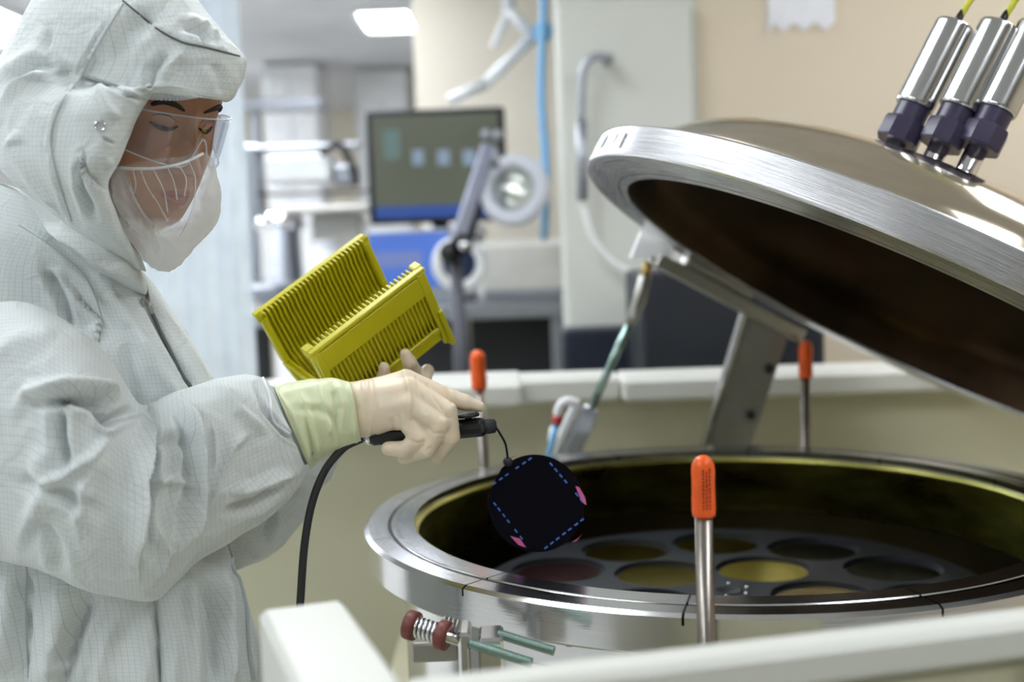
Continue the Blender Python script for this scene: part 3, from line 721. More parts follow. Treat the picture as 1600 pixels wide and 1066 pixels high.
# ------------------------------------------------------------------ cream enclosure round the chamber
en = root('machine_enclosure', (.4, 2.4, 0), 'cream machine enclosure with a pale rim behind and below the chamber', 'enclosure')
zb = at(1100, 586, 2.36)[2]
xl, xm, xr = at(700, 600, 2.36)[0], at(815, 600, 2.36)[0], at(975, 600, 2.3)[0]
MB().box((-1.0, 2.40, .0), (2.2, 2.46, zb-.01), .004).build('back_panel', M['cream'], en)
MB().box((xr, 2.33, zb-.046), (2.2, 2.50, zb), .008).build('back_rim', M['cream_rim'], en)
MB().box((xm-.01, 2.36, zb-.046), (xr-.0, 2.50, zb+.003), .008).build('back_rim', M['cream_rim'], en)
MB().box((-1.0, 2.27, at(760, 638, 2.27)[2]), (xm, 2.50, at(760, 601, 2.27)[2]), .008).build('back_rim', M['cream_rim'], en)
eb2 = root('support_cabinet', (1.0, 1.7, 0), 'low cream base cabinet the chamber stands on', 'cabinet')
MB().box((-.24, 1.0, DECK-.06), (2.2, 2.40, DECK), .006).build('deck', M['cream'], eb2)
MB().box((-.22, 1.04, 0), (2.18, 2.38, DECK-.06), .006).build('cabinet_base', M['cream'], eb2)
# nearer step-shaped bulkhead with its white top rim
fe = root('front_bulkhead', (.1, .75, 0), 'blurred white rimmed cream bulkhead in the foreground', 'bulkhead')
e1 = nz([.43, .10, 0]); e2 = np.array([e1[1], -e1[0], 0]); P0 = np.array([-.078, .757, 1.1]); P1 = np.array([.352, .857, 1.1]); Z3 = np.array([0, 0, 1.])
def rail(p, q, side, w_, hgt, name, m, z0=0):
    dr = nz(q-p); L = np.linalg.norm(q-p); c = (p+q)/2+side*w_/2-Z3*(hgt/2+z0)
    return MB().obox(c, [dr, side, Z3], (L/2, w_/2, hgt/2), .005).build(name, m, fe)
rail(P0-e1*.0, P1+e1*.036, e2, .034, .028, 'top_rim', M['cream_rim'])
rail(P0+e2*.006, P1+e1*.03+e2*.006, e2, .02, 1.072, 'panel', M['cream'], .0285)
rail(P1+e2*.0345, P1+e2*.40, e1, .036, .028, 'side_rim', M['cream_rim'])
rail(P1+e2*.0345+e1*.006, P1+e2*.40+e1*.006, e1, .02, 1.072, 'side_panel', M['cream'], .0285)
Q0 = onz(536, 935, 1.1); dq = nz(P0-Q0); dq[2] = 0; dq = nz(dq); sq = np.array([dq[1], -dq[0], 0]);
rail(Q0, Q0+dq*.5, sq, .066, 1.1, 'end_post', M['cream_rim'])

# ------------------------------------------------------------------ things beyond the enclosure
def pb(x0, y0, x1, y1, Y, dep, bev=.01):
    a = at(x0, y1, Y); b = at(x1, y0, Y); return MB().box((a[0], Y, a[2]), (b[0], Y+dep, b[2]), bev)
def zof(px, py, Y): return at(px, py, Y)[2]
zw = zof(985, 545, 3.28)
dp_ = pb(886, 0, 1082, 545, 3.28, .05); o = dp_.build('door_1', M['wall_grey']); o['kind'] = 'structure'; o['label'] = 'pale grey panel door with a long pull handle'
o2 = MB().box((at(886, 500, 3.28)[0], 3.34, 0), (.53, 3.5, 2.62), .003).build('wall_panel', M['wall_grey']); o2['kind'] = 'structure'; o2.name = 'wall_return'; o2['label'] = 'pale grey wall beside the panel door'
hd = smooth_path([at(952, 90, 3.2), at(930, 88, 3.2), at(913, 104, 3.2), at(909, 140, 3.2), at(909, 190, 3.2)], 20)
h_ = MB().tube(hd, .011, 12).build('handle', M['grey_metal'], o, True)
MB().tube([at(909, 190, 3.2), at(910, 314, 3.2)], .015, 12).build('handle_grip', M['grey_metal'], o, True)
MB().tube([hd[0], hd[0]+np.array([0, .09, 0])], .013, 12).build('handle_mount', M['grey_metal'], o, True)
setp(MB().tube(smooth_path([at(912, 322, 3.22), at(925, 370, 3.22), at(955, 408, 3.22), at(985, 425, 3.22)], 24), .008, 10).build('hose', M['white_plastic'], None, True), 'pale thin hose curving below the pull handle', 'hose')
# paper on the wall
pm = MB(); lo = at(1200, 44, 3.345); hi = at(1304, -60, 3.345); n = 12
V = []; 
for i in range(n+1):
    for j in (0, 1):
        x = lo[0]+(hi[0]-lo[0])*i/n; z = hi[2] if j else lo[2]+.012*math.sin(i*1.7)-.02*(i == 0)
        V.append((x, 3.343, z))
nV = len(V); V += [(v[0], 3.3465, v[2]) for v in V]
Fc = [(2*i, 2*i+2, 2*i+3, 2*i+1) for i in range(n)]+[(nV+2*i+1, nV+2*i+3, nV+2*i+2, nV+2*i) for i in range(n)]+[(2*i, nV+2*i, nV+2*i+2, 2*i+2) for i in range(n)]
setp(pm.add(V, Fc).build('paper_sheet', M['paper']), 'torn white paper sheet taped high on the beige wall', 'paper')
# dark cabinets under and beside the desk
dk = pb(1003, 428, 1165, 600, 2.75, .35); a = at(1003, 560, 2.75)
MBk = MB().box((a[0], 2.75, 0), (at(1290, 560, 2.75)[0], 3.1, zof(1080, 424, 2.75)), .01); setp(MBk.build('dark_cabinet', M['dark_panel']), 'tall dark cabinet behind the hinge bracket', 'cabinet')
bx = MB().box((at(882, 520, 3.0)[0], 3.12, 0), (at(1000, 520, 3.0)[0], 3.26, zof(940, 520, 3.0)), .01); setp(bx.build('equipment_cabinet', M['near_black_blue']), 'dark blue black cabinet just left of the gas strut', 'cabinet')
wm = MB(); V = [at(880, 300, 3.18), at(1002, 300, 3.18), at(1002, 535, 3.18), at(905, 500, 3.18), at(880, 430, 3.18)]
# bench
zt = zof(760, 474, 4.0)
bn = root('workbench', (at(760, 474, 4.0)[0], 4.2, 0), 'grey workbench carrying the monitor and instruments', 'bench')
X0, X1 = at(380, 480, 4.0)[0], at(990, 480, 4.0)[0]
MB().box((X0, 3.95, zt-.05), (X1, 4.9, zt), .006).build('worktop', M['grey_metal'], bn)
for x in (X0+.03, at(862, 520, 4.0)[0], X1-.06):
    for y in (3.98, 4.8): MB().box((x, y, 0), (x+.05, y+.05, zt-.05), .004).build('leg', M['black_matte'] if abs(x-at(862, 520, 4.0)[0]) > .01 else M['grey_metal'], bn)
bt = MB().box((at(735, 500, 4.1)[0], 4.12, 0), (at(985, 500, 4.1)[0], 4.7, zof(790, 494, 4.1)), .01); setp(bt.build('pump_cabinet', M['black_matte']), 'black cabinet under the workbench below the white instrument', 'cabinet')
bt = MB().box((at(600, 500, 4.1)[0], 4.12, 0), (at(722, 500, 4.1)[0], 4.7, zof(670, 500, 4.1)), .01); setp(bt.build('low_cabinet', M['black_matte']), 'black cabinet under the workbench left of the lamp pole', 'cabinet')
ins = root('white_instrument', at(820, 474, 4.05), 'boxy off white instrument on the workbench right of the lamp', 'instrument')
a, b = at(748, 474, 4.05), at(892, 372, 4.05); MB().box((a[0], 4.05, zt), (b[0], 4.38, b[2]), .02).build('housing', M['instr'], ins)
MB().box((a[0]+.02, 4.045, zt+.005), (b[0]-.02, 4.052, zt+.04), .003).build('plinth_trim', M['grey_metal'], ins)
pr_ = root('small_printer', at(715, 474, 4.3), 'small white box instrument left of and behind the lamp pole', 'instrument')
a, b = at(668, 474, 4.3), at(757, 345, 4.3); MB().box((a[0], 4.42, zt), (b[0], 4.7, b[2]), .02).build('housing', M['white_plastic'], pr_)
MB().box((a[0]+.02, 4.415, b[2]-.12), (b[0]-.02, 4.422, b[2]-.05), .003).build('display', M['dark_panel'], pr_)
# monitor
mo = root('monitor', at(680, 474, 4.2), 'large black framed monitor with a dim olive grey screen', 'monitor')
a, b = at(578, 352, 4.2), at(788, 166, 4.2)
MB().box((a[0], 4.2, a[2]), (b[0], 4.25, b[2]), .008).build('bezel', M['screen_bezel'], mo)
def emis(name, col, s=1.0):
    m, nt, bb = newmat(name); bb.inputs['Base Color'].default_value = (.01, .01, .01, 1); bb.inputs['Roughness'].default_value = .4
    tc = N(nt, 'ShaderNodeTexCoord'); no = N(nt, 'ShaderNodeTexNoise'); no.inputs['Scale'].default_value = 3; nt.links.new(tc.outputs['Object'], no.inputs[0])
    rp = N(nt, 'ShaderNodeValToRGB'); rp.color_ramp.elements[0].color = tuple(c*.8 for c in col)+(1,); rp.color_ramp.elements[1].color = tuple(c*1.2 for c in col)+(1,)
    nt.links.new(no.outputs[0], rp.inputs[0]); nt.links.new(rp.outputs[0], bb.inputs['Emission Color']); bb.inputs['Emission Strength'].default_value = s; return m
MB().box((a[0]+.022, 4.196, a[2]+.06), (b[0]-.022, 4.2, b[2]-.02), .001).build('screen', emis('screen_olive', (.085, .095, .065)), mo)
MB().box((a[0]+.022, 4.1965, a[2]+.02), (b[0]-.022, 4.2, a[2]+.0595), .001).build('task_bar', emis('screen_blue', (.01, .06, .30)), mo)
for px, wd in ((653, 11), (693, 12), (733, 12)):
    q = at(px, 246, 4.19); MB().box((q[0]-wd/1900*4.2*.8, 4.192, q[2]-.026), (q[0]+wd/1900*4.2*.8, 4.1955, q[2]+.026), .001).build('screen_icon', emis('icon_blue', (.22, .30, .40)), mo)
q = at(612, 226, 4.19); MB().box((q[0]-.028, 4.192, q[2]-.05), (q[0]+.028, 4.1955, q[2]+.05), .001).build('screen_icon', emis('icon_teal', (.10, .17, .16)), mo)
MB().box(((a[0]+b[0])/2-.03, 4.25, zt), ((a[0]+b[0])/2+.03, 4.29, b[2]-.2), .004).build('stand', M['screen_bezel'], mo)
MB().box(((a[0]+b[0])/2-.12, 4.15, zt), ((a[0]+b[0])/2+.12, 4.36, zt+.012), .004).build('base', M['screen_bezel'], mo)
m2_ = root('lower_screen', at(640, 474, 4.08), 'glowing blue lower screen under the big monitor', 'monitor')
a, b = at(574, 452, 4.06), at(705, 356, 4.06)
MB().box((a[0], 4.06, zt), (b[0], 4.09, b[2]), .006).build('bezel', M['grey_metal'], m2_)
MB().box((a[0]+.012, 4.056, a[2]), (b[0]-.012, 4.06, b[2]-.012), .001).build('screen', emis('bright_blue_screen', (.07, .17, .62)), m2_)
MB().box((a[0]+.03, 4.052, a[2]+.07), (b[0]-.10, 4.056, a[2]+.12), .001).build('window_panel', emis('mid_blue_screen', (.16, .22, .50)), m2_)
# magnifier lamp on its pole
YM = 3.35
ml = root('magnifier_lamp', at(722, 640, YM)*np.array([1, 1, 0]), 'magnifier ring lamp on a jointed arm and dark pole', 'lamp')
pt = at(712, 398, YM); q = at(722, 600, YM)
MB().tube([q*np.array([1, 1, 0])+np.array([0, 0, .01]), q, pt], [.022, .022, .018], 16).build('pole', M['dark_grey'], ml, True)
MB().lathe([(0, 0), (.16, 0), (.16, .012), (.03, .03), (0, .03)], (q[0], q[1], 0), n=32).build('base', M['grey_metal'], ml, True)
for px, py in ((704, 395), (722, 382)): MB().lathe([(0, -.02), (.03, -.02), (.03, .02), (0, .02)], at(px, py, YM-.02), (0, 1, 0), 20).build('joint', M['black'], ml, True)
MB().lathe([(0, 0), (.014, 0), (.014, .02), (0, .022)], at(725, 383, YM-.06), (0, -1, 0), 16).build('knob', M['chrome'], ml, True)
A, B = at(712, 385, YM), at(765, 225, YM); u = nz(B-A); v = nz(np.cross(u, [0, 1, 0]))
MB().obox((A+B)/2, [u, v, [0, 1, 0]], (np.linalg.norm(B-A)/2, .020, .02), .008).build('arm', M['lamp_arm'], ml)
MB().obox((A+B)/2+v*.028*np.sign(v[0])+np.array([0, .02, 0]), [u, v, [0, 1, 0]], (np.linalg.norm(B-A)/2, .009, .012), .005).build('arm_rod', M['black_matte'], ml)
for px, py in ((759, 209), (777, 210)): MB().lathe([(0, 0), (.015, 0), (.015, .03), (0, .03)], at(px, py, YM-.02), (0, 1, 0), 16).build('hinge_knob', M['grey_metal'], ml, True)
C_ = at(803, 297, YM); ax = nz([-.25, -1, .12])
MB().lathe([(.062, -.02), (.094, -.018), (.100, 0), (.094, .022), (.062, .02)], C_, ax, 48, True).build('lamp_ring', mat('lamp_ring', (.62, .64, .70), .35), ml, True)
MB().lathe([(0, .006), (.03, .006), (.062, .001), (.03, -.004), (0, -.005)], C_, ax, 40).build('magnifier_glass', M['lens'], ml, True)
MB().tube([at(772, 232, YM), at(775, 262, YM)], .012, 12).build('neck', M['grey_metal'], ml, True)
gg = root('round_gauge', at(716, 414, 3.75)*np.array([1, 1, 0])+np.array([0, 0, zof(716, 455, 3.75)]), 'white round gauge with dark blue face behind the lamp joint', 'gauge')
MB().lathe([(0, -.02), (.083, -.02), (.086, 0), (.082, .03), (.055, .032), (.052, .02), (0, .02)], at(718, 412, 3.75), (0, -1, 0), 40).build('ring', M['white_plastic'], gg, True)
MB().lathe([(0, .021), (.051, .021), (.051, .024), (0, .024)], at(718, 412, 3.75), (0, -1, 0), 40).build('face', M['blue_dark'], gg, True)
gp = at(718, 450, 3.78); MB().tube([(gp[0], 3.78, 0), (gp[0], 3.78, gp[2])], .012, 10).build('stand', M['grey_metal'], gg, True)
# blue tube and service boom
bt = setp(MB().tube(smooth_path([at(852, -60, 3.7), at(848, 60, 3.7), at(846, 150, 3.7), at(852, 240, 3.7), at(853, 300, 3.7), at(850, 372, 3.95)], 30), .012, 12).build('blue_tubing', M['blue_tube'], None, True), 'light blue tube hanging in front of the cream wall', 'tube')
bo = root('service_boom', at(850, 60, 3.9), 'pale jointed boom arm by the blue tube', 'arm')
for p, q, r in (((845, 45), (760, 130), .018), ((760, 130), (700, 158), .018), ((836, 60), (795, 18), .018), ((795, 18), (770, 75), .012)):
    MB().tube([at(*p, 3.9), at(*q, 3.9)], r, 12).build('arm', M['white_plastic'], bo, True)
MB().lathe([(0, -.03), (.03, -.03), (.03, .03), (0, .03)], at(848, 50, 3.85), (0, 1, 0), 16).build('joint', M['blue_tube'], bo, True)
MB().tube([at(795, 18, 3.92), at(795, 18, 3.92)*np.array([1, 1, 0])+np.array([0, 0, 2.61])], .02, 12).build('ceiling_rod', M['white_plastic'], bo, True)
# left-hand equipment on the bench
eq = root('microscope_station', at(480, 474, 4.3), 'blurred grey and white microscope station on the bench left of the monitor', 'microscope')
def eb(n_, x0, y0, x1, y1, Y, dpt, m): pb(x0, y0, x1, y1, Y, dpt).build(n_, m, eq)
eb('base', 385, 440, 575, 474, 4.2, .4, M['grey_metal']); eb('upright', 388, 225, 404, 442, 4.3, .1, M['grey_metal']); eb('stage_plate', 430, 318, 575, 334, 4.1, .35, M['instr'])
eb('top_rail', 388, 222, 560, 234, 4.25, .12, M['grey_metal']); eb('optics_housing', 415, 240, 515, 286, 4.2, .25, M['white_plastic']); eb('lower_rail', 400, 296, 575, 305, 4.2, .12, M['black_matte'])
eb('control_box', 490, 334, 562, 442, 4.25, .3, M['instr']); eb('turret', 520, 256, 558, 290, 4.22, .12, M['grey_metal'])
c_ = at(442, 345, 4.15); c2 = at(442, 442, 4.15)
MB().lathe([(0, 0), (.07, 0), (.07, c_[2]-c2[2]-.03), (.085, c_[2]-c2[2]-.028), (.085, c_[2]-c2[2]), (.05, c_[2]-c2[2]+.03), (0, c_[2]-c2[2]+.035)], c2, n=32).build('steel_canister', M['chrome'], eq, True)
MB().tube(smooth_path([at(500, 240, 4.2), at(530, 225, 4.2), at(550, 262, 4.2), at(556, 290, 4.2)], 16), .012, 10).build('cable', M['black_matte'], eq, True)
wj = root('white_jar', at(512, 440, 4.05), 'white lidded jar just behind the top corner of the yellow cassette', 'jar')
c2 = at(512, 440, 4.05); zt_ = zof(512, 376, 4.05)-c2[2]
MB().lathe([(0, zt-c2[2]), (.045, zt-c2[2]), (.048, zt_*.8), (.035, zt_*.85), (0, zt_*.86)], c2, n=28).build('body', M['white_plastic'], wj, True)
MB().lathe([(0, zt_*.86), (.04, zt_*.86), (.04, zt_), (0, zt_)], c2, n=28).build('lid', M['paper'], wj, True)
# tall far cabinets (the pale columns) and strip curtain
for x0, x1, Y, lb in ((414, 500, 8.2, 'tall white cabinet column far behind, left of the bright ceiling light'), (556, 640, 8.6, 'tall white cabinet column far behind, under the bright ceiling light')):
    c = root('tall_cabinet', (at((x0+x1)/2, 300, Y)[0], Y, 0), lb, 'cabinet')
    xa, xb = at(x0, 200, Y)[0], at(x1, 200, Y)[0]
    MB().box((xa, Y, 0), (xb, Y+.5, 2.6), .01).build('body', M['white_plastic'], c)
    MB().box((xa+.02, Y-.02, .1), ((xa+xb)/2-.005, Y, 2.5), .004).build('door', M['white_plastic'], c); MB().box(((xa+xb)/2+.005, Y-.02, .1), (xb-.02, Y, 2.5), .004).build('door', M['white_plastic'], c)
c = root('wall_shelf', at(430, 165, 6.9), 'pale horizontal shelf rail far behind beside the hood', 'shelf')
a, b = at(370, 170, 7.0), at(500, 152, 7.0); MB().box((a[0], 7.0, a[2]), (b[0], 7.3, b[2]), .01).build('board', M['grey_metal'], c)
MB().box((a[0]+.05, 7.1, 0), (a[0]+.1, 7.2, a[2]), .01).build('support', M['grey_metal'], c)
sc_ = root('strip_curtain', at(365, 500, 3.3)*np.array([1, 1, 0])+np.array([0, 0, .05]), 'clear plastic strip curtain hanging behind the face', 'curtain')
for k in range(7):
    px = 398-k*26; a = at(px, 500, 3.3+.012*(k % 2)); x0 = a[0]; wv = .052
    n = 10; V = []; 
    for i in range(n+1):
        xx = x0-wv*i/n; yy = a[1]+.006*math.sin(i/n*math.pi)
        V += [(xx, yy, .05), (xx, yy, 2.5), (xx, yy+.002, .05), (xx, yy+.002, 2.5)]
    Fc = []
    for i in range(n): p = 4*i; q = p+4; Fc += [(p, p+1, q+1, q), (p+2, q+2, q+3, p+3), (p, q, q+2, p+2), (p+1, p+3, q+3, q+1)]
    Fc += [(0, 2, 3, 1), (4*n, 4*n+1, 4*n+3, 4*n+2)]
    MB().add(V, Fc).build('strip', M['curtain'], sc_, True)
a = at(400, 500, 3.3); MB().box((a[0]-.75, 3.28, 2.5), (a[0]+.05, 3.34, 2.54), .004).build('track', M['grey_metal'], sc_)
MB().box((a[0]-.74, 3.30, 2.54), (a[0]-.72, 3.32, 2.62), .002).build('hanger', M['grey_metal'], sc_); MB().box((a[0]+.02, 3.30, 2.54), (a[0]+.04, 3.32, 2.62), .002).build('hanger', M['grey_metal'], sc_)

# ------------------------------------------------------------------ the person
from mathutils.bvhtree import BVHTree
pr0 = at(150, 900, 1.5); person = root('person', (pr0[0]-.05, 1.48, 0), 'person in white hooded cleanroom coveralls, safety glasses and latex gloves, looking down at the chamber', 'person')
PV = {}
def cloth(name, stn, Y0=None, m=None, parent=None, famp=1.35, **k):
    k['folds'] = [(a, b*.85, c*famp, d) for a, b, c, d in k.get('folds', ())]
    V, Fc, uv = loft(stn, **k); o = link(name, V, Fc, m or M['coverall'], parent or person, True, uv=uv)
    PV[name] = BVHTree.FromPolygons([Vector(v) for v in V], Fc); return o
def hit(name, px, py, off=0.0):
    v = nz(ray(px, py)); h = PV[name].ray_cast(Vector(CAMP), Vector(v))
    if h[0] is None:
        h = PV[name].find_nearest(Vector(at(px, py, 1.4)))
    n = Vector(h[1]);
    if n.dot(Vector(v)) > 0: n = -n
    return np.array(h[0])+np.array(n)*off, np.array(n)
def seam(name, srf, pts, r, m, parent, off=.0005, n=60):
    P = cr_interp(np.array(pts, float), n); Q = [hit(srf, p[0], p[1], off)[0] for p in P]
    Q = np.array(Q); 
    for _ in range(2): Q[1:-1] = (Q[:-2]+Q[1:-1]*2+Q[2:])/4
    return MB().tube(Q, r, 8).build(name, m, parent, True)

# head frame
YAW, PIT = math.radians(33), math.radians(20)
HF = np.array([math.cos(YAW)*math.cos(PIT), -math.sin(YAW)*math.cos(PIT), -math.sin(PIT)])
HU = np.array([math.cos(YAW)*math.sin(PIT), -math.sin(YAW)*math.sin(PIT), math.cos(PIT)])
HL = np.cross(HU, HF)
HC = at(301, 199, 1.33)-HF*.088
def hw(p): p = np.asarray(p, float); return HC+p[..., 0:1]*HF+p[..., 1:2]*HL+p[..., 2:3]*HU
ZK = np.array([.125, .11, .09, .06, .03, .01, -.015, -.04, -.06, -.08, -.10, -.115, -.125])
FR = np.array([.012, .048, .068, .083, .0885, .086, .0845, .085, .086, .0855, .083, .077, .055])
WD = np.array([.01, .042, .058, .071, .0735, .073, .0725, .0700, .066, .059, .049, .038, .025])
BK = np.array([.02, .055, .075, .095, .1, .1, .098, .09, .08, .068, .06, .055, .05])
def prof(z, A):
    o = np.argsort(ZK); return np.interp(z, ZK[o], A[o])
def prsm(z, A): return sum(prof(z+d, A)*w_ for d, w_ in ((-.008, .25), (0, .5), (.008, .25)))
def feat(y, z):
    g = lambda y0, z0, sy, sz, a: a*np.exp(-((y-y0)/sy)**2-((z-z0)/sz)**2)
    f = 0
    for s in (-1, 1):
        f = f+g(s*.030, .002, .017, .011, -.0115)+g(s*.029, .0, .0125, .0085, .0075)+g(s*.030, .026, .022, .008, .0035)+g(s*.043, -.032, .018, .018, .0045)
        f = f+g(s*.0125, -.046, .006, .006, .007)
        f = f+g(s*.022, -.055, .008, .02, -.003)
    t = np.clip((-z+.012)/.052, 0, 1)
    nose = np.where(z > -.052, .003+.021*t**1.2, 0)*np.exp(-(y/(.0065+.0055*t))**2)*np.clip((z+.056)/.006, 0, 1)*np.clip((.03-z)/.02, 0, 1)
    f = f+nose+g(0, -.046, .009, .008, .003)
    f = f+g(0, -.0705, .021, .0045, .0065)+g(0, -.0835, .018, .0052, .0062)+g(0, -.0772, .024, .0022, -.002)+g(0, -.108, .02, .011, .006)+g(0, -.094, .018, .005, -.002)
    return f
def face_pt(y, z, off=0):
    W = prsm(z, WD); Fz = prsm(z, FR); c = np.sqrt(np.clip(1-(y/W)**2, 0, 1))
    return np.stack([Fz*c**.65+feat(y, z)+off, y+0*z, z+0*y], -1)
def body_mesh():
    nzv, na = 130, 144
    zs = np.linspace(.125, -.121, nzv); az = np.linspace(-math.pi, math.pi, na, endpoint=False)
    # azimuths packed toward the face
    az = az-.55*np.sin(az)*.9
    rings = []
    for z in zs:
        W, Fz, B = prsm(z, WD), prsm(z, FR), prsm(z, BK)
        y = W*np.sin(az); c = np.cos(az)
        x = np.where(c > 0, Fz*np.abs(c)**.65, -B*np.abs(c)**.9)
        x = x+np.where(c > 0, feat(y, z+0*y)*np.clip(c*2.2, 0, 1), 0)
        ear = np.exp(-((az-math.copysign(1.72, 1))/.13)**2)+np.exp(-((az+1.72)/.13)**2)
        y = y+np.sign(y)*ear*.012*np.exp(-((z+.02)/.03)**2)
        rings.append(hw(np.stack([x, y, z+0*y], -1)))
    # neck, shoulders, trunk continue the same skin
    last = rings[-1]; c0 = last.mean(0)
    trunk = [(c0+np.array([-.045, .01, -.03]), .052, .056), (c0+np.array([-.075, .03, -.08]), .055, .06), (c0+np.array([-.10, .06, -.13]), .06, .09), (c0+np.array([-.11, .08, -.20]), .08, .11),
             (c0+np.array([-.11, .08, -.40]), .08, .12), (c0+np.array([-.10, .08, -.55]), .09, .12), (c0+np.array([-.10, .08, -.62]), .08, .12)]
    for C_, rx, ry in trunk:
        rings.append(C_+np.stack([rx*np.cos(az), ry*np.sin(az), 0*az], -1))
    V, Fc = gridf(np.array(rings), True); return V, Fc
V, Fc = body_mesh(); body = link('body', V, Fc, M['skin'], person, True)
# eyes cast down: eyeball edge, lids' lash line, brows
def strip(name, pts, w_, m, off=.001, parent=body, hgt=None, n=24):
    P = cr_interp(np.array(pts, float), n); Q = hw(face_pt(P[:, 0], P[:, 1], off)); t = np.linspace(0, 1, n)
    return MB().tube(Q, w_*(.25+.75*np.sin(np.pi*np.clip(t*.9+.08, 0, 1))**.7), 8).build(name, m, parent, True)
for s in (-1, 1):
    strip('lash_line', [(s*.044, -.0015), (s*.037, -.0045), (s*.029, -.0055), (s*.021, -.0045), (s*.015, -.0015)], .0020, M['hair'], .0008)
    strip('eye_slit', [(s*.039, -.0052), (s*.029, -.0070), (s*.020, -.0058)], .0016, M['hair'], .0002)
    strip('lid_crease', [(s*.043, .006), (s*.034, .0085), (s*.024, .0075), (s*.016, .003)], .0007, M['hair'], -.0002)
    strip('eyebrow', [(s*.048, .0175), (s*.040, .0235), (s*.028, .0225), (s*.014, .0165)], .0034, M['hair'], .0006)
    E_ = hw(face_pt(np.array([s*.029]), np.array([-.004]), -.0145))[0]
    MB().lathe([(.0115*math.sin(a), .0115*math.cos(a)) for a in np.linspace(0, math.pi, 14)], E_, HF, 20).build('eyeball', M['eye_white'], body, True)
strip('lips', [(-.021, -.0775), (-.010, -.0725), (0, -.0735), (.010, -.0725), (.021, -.0775)], .0032, M['lip'], -.0005)
strip('lips', [(-.019, -.078), (-.008, -.0835), (0, -.0845), (.008, -.0835), (.019, -.078)], .0036, M['lip'], -.0012)
strip('hair', [(-.066, .035), (-.058, .052), (-.04, .06), (-.02, .062), (0, .062)], .005, M['hair'], .0)

# torso and legs of the coverall
tors = [(0, 290, 120, 320, 1.42, .07), (-70, 335, 190, 395, 1.44, .12), (-150, 400, 236, 440, 1.46, .145), (-200, 500, 285, 515, 1.47, .155), (-225, 610, 328, 600, 1.47, .16), (-235, 740, 345, 720, 1.47, .16),
        (-235, 860, 358, 860, 1.47, .165), (-230, 960, 388, 955, 1.47, .17), (-225, 1066, 408, 1066, 1.47, .175), (-215, 1250, 410, 1250, 1.47, .18), (-190, 1400, 390, 1400, 1.47, .18)]
tf = [([(70, 418), (98, 470), (112, 520)], 9, .012, 'v'), ([(105, 440), (135, 480), (158, 500), (150, 540)], 8, .006, 's'), ([(30, 350), (90, 395), (140, 450), (180, 520)], 10, .006, 'r'),
      ([(150, 430), (200, 500), (250, 580), (290, 640)], 12, .008, 'r'), ([(222, 452), (262, 540), (304, 612)], 7, .010, 'v'), ([(232, 440), (285, 530), (330, 600)], 9, .010, 'r'),
      ([(200, 520), (205, 600), (215, 680)], 14, .006, 'v'), ([(20, 880), (5, 1066)], 12, .012, 'r'), ([(45, 880), (42, 1066)], 9, .010, 'v'), ([(105, 890), (95, 980), (80, 1080)], 22, .016, 'r'), ([(150, 920), (118, 1000), (95, 1080)], 12, .012, 'v'),
      ([(242, 930), (246, 1000), (250, 1090)], 6, .012, 'v'), ([(262, 930), (275, 1000), (270, 1090)], 12, .008, 'r'), ([(225, 1090), (232, 1030), (222, 960)], 9, .008, 'r'),
      ([(318, 900), (330, 980), (335, 1080)], 14, .014, 'v'), ([(345, 880), (352, 980), (362, 1080)], 9, .012, 'r'), ([(352, 840), (382, 930), (390, 1000), (395, 1090)], 5, .010, 's'),
      ([(300, 900), (300, 960), (310, 1080)], 12, .008, 'r'), ([(180, 960), (160, 1030), (150, 1090)], 14, .006, 'r')]
o = cloth('coverall', tors, nu=260, nv=300, e=2.5, folds=tf, wr=.004, wscale=8)
# trouser legs, boots (standing on the floor)
hipz = at(100, 1380, 1.47)[2]
for s, yy in ((-1, 1.38), (1, 1.57)):
    cx = at(100, 1380, 1.47)[0]
    rings = []
    for z, rx, ry in zip(np.linspace(hipz+.08, .07, 24), np.interp(np.linspace(0, 1, 24), [0, .4, .8, 1], [.14, .12, .10, .07]), np.interp(np.linspace(0, 1, 24), [0, .3, .8, 1], [.09, .1, .09, .065])):
        t = np.linspace(0, 2*np.pi, 48, endpoint=False); rings.append(np.stack([cx+rx*np.cos(t)*(1+.04*np.sin(5*t+z*20)), yy+ry*np.sin(t), 0*t+z+.006*np.sin(z*60)*np.cos(3*t)], -1))
    G = np.array(rings); uv = np.stack(np.meshgrid(np.linspace(0, .8, 24), np.linspace(0, .6, 48), indexing='ij'), -1).reshape(-1, 2)
    V, Fc = gridf(G, True); link('trouser_leg', V, Fc, M['coverall'], person, True, uv=uv)
    bt_ = []
    for u_, w_, h_ in ((-.09, .03, .05), (-.07, .045, .075), (0, .05, .09), (.08, .05, .075), (.14, .047, .055), (.175, .03, .03)):
        t = np.linspace(0, 2*np.pi, 24, endpoint=False); bt_.append(np.stack([cx+u_+0*t, yy+w_*np.cos(t), np.maximum(.0, h_*.5+h_*.55*np.sin(t))], -1))
    V, Fc = gridf(np.array(bt_), True); link('boot', V, Fc, M['white_plastic'], person, True)

# left sleeve, behind the right one
ls = [(250, 500, 330, 900, 1.56, .09), (320, 620, 400, 880, 1.57, .085), (370, 680, 440, 850, 1.58, .075), (420, 660, 482, 800, 1.58, .065), (462, 630, 512, 752, 1.57, .055), (505, 610, 556, 690, 1.56, .045), (535, 592, 590, 652, 1.55, .038)]
cloth('left_sleeve', ls, nu=90, nv=100, wr=.005, wscale=12, seed=4, folds=[([(400, 740), (425, 800), (412, 860)], 8, .01, 'v'), ([(450, 720), (470, 770), (440, 820)], 8, .008, 'r')])
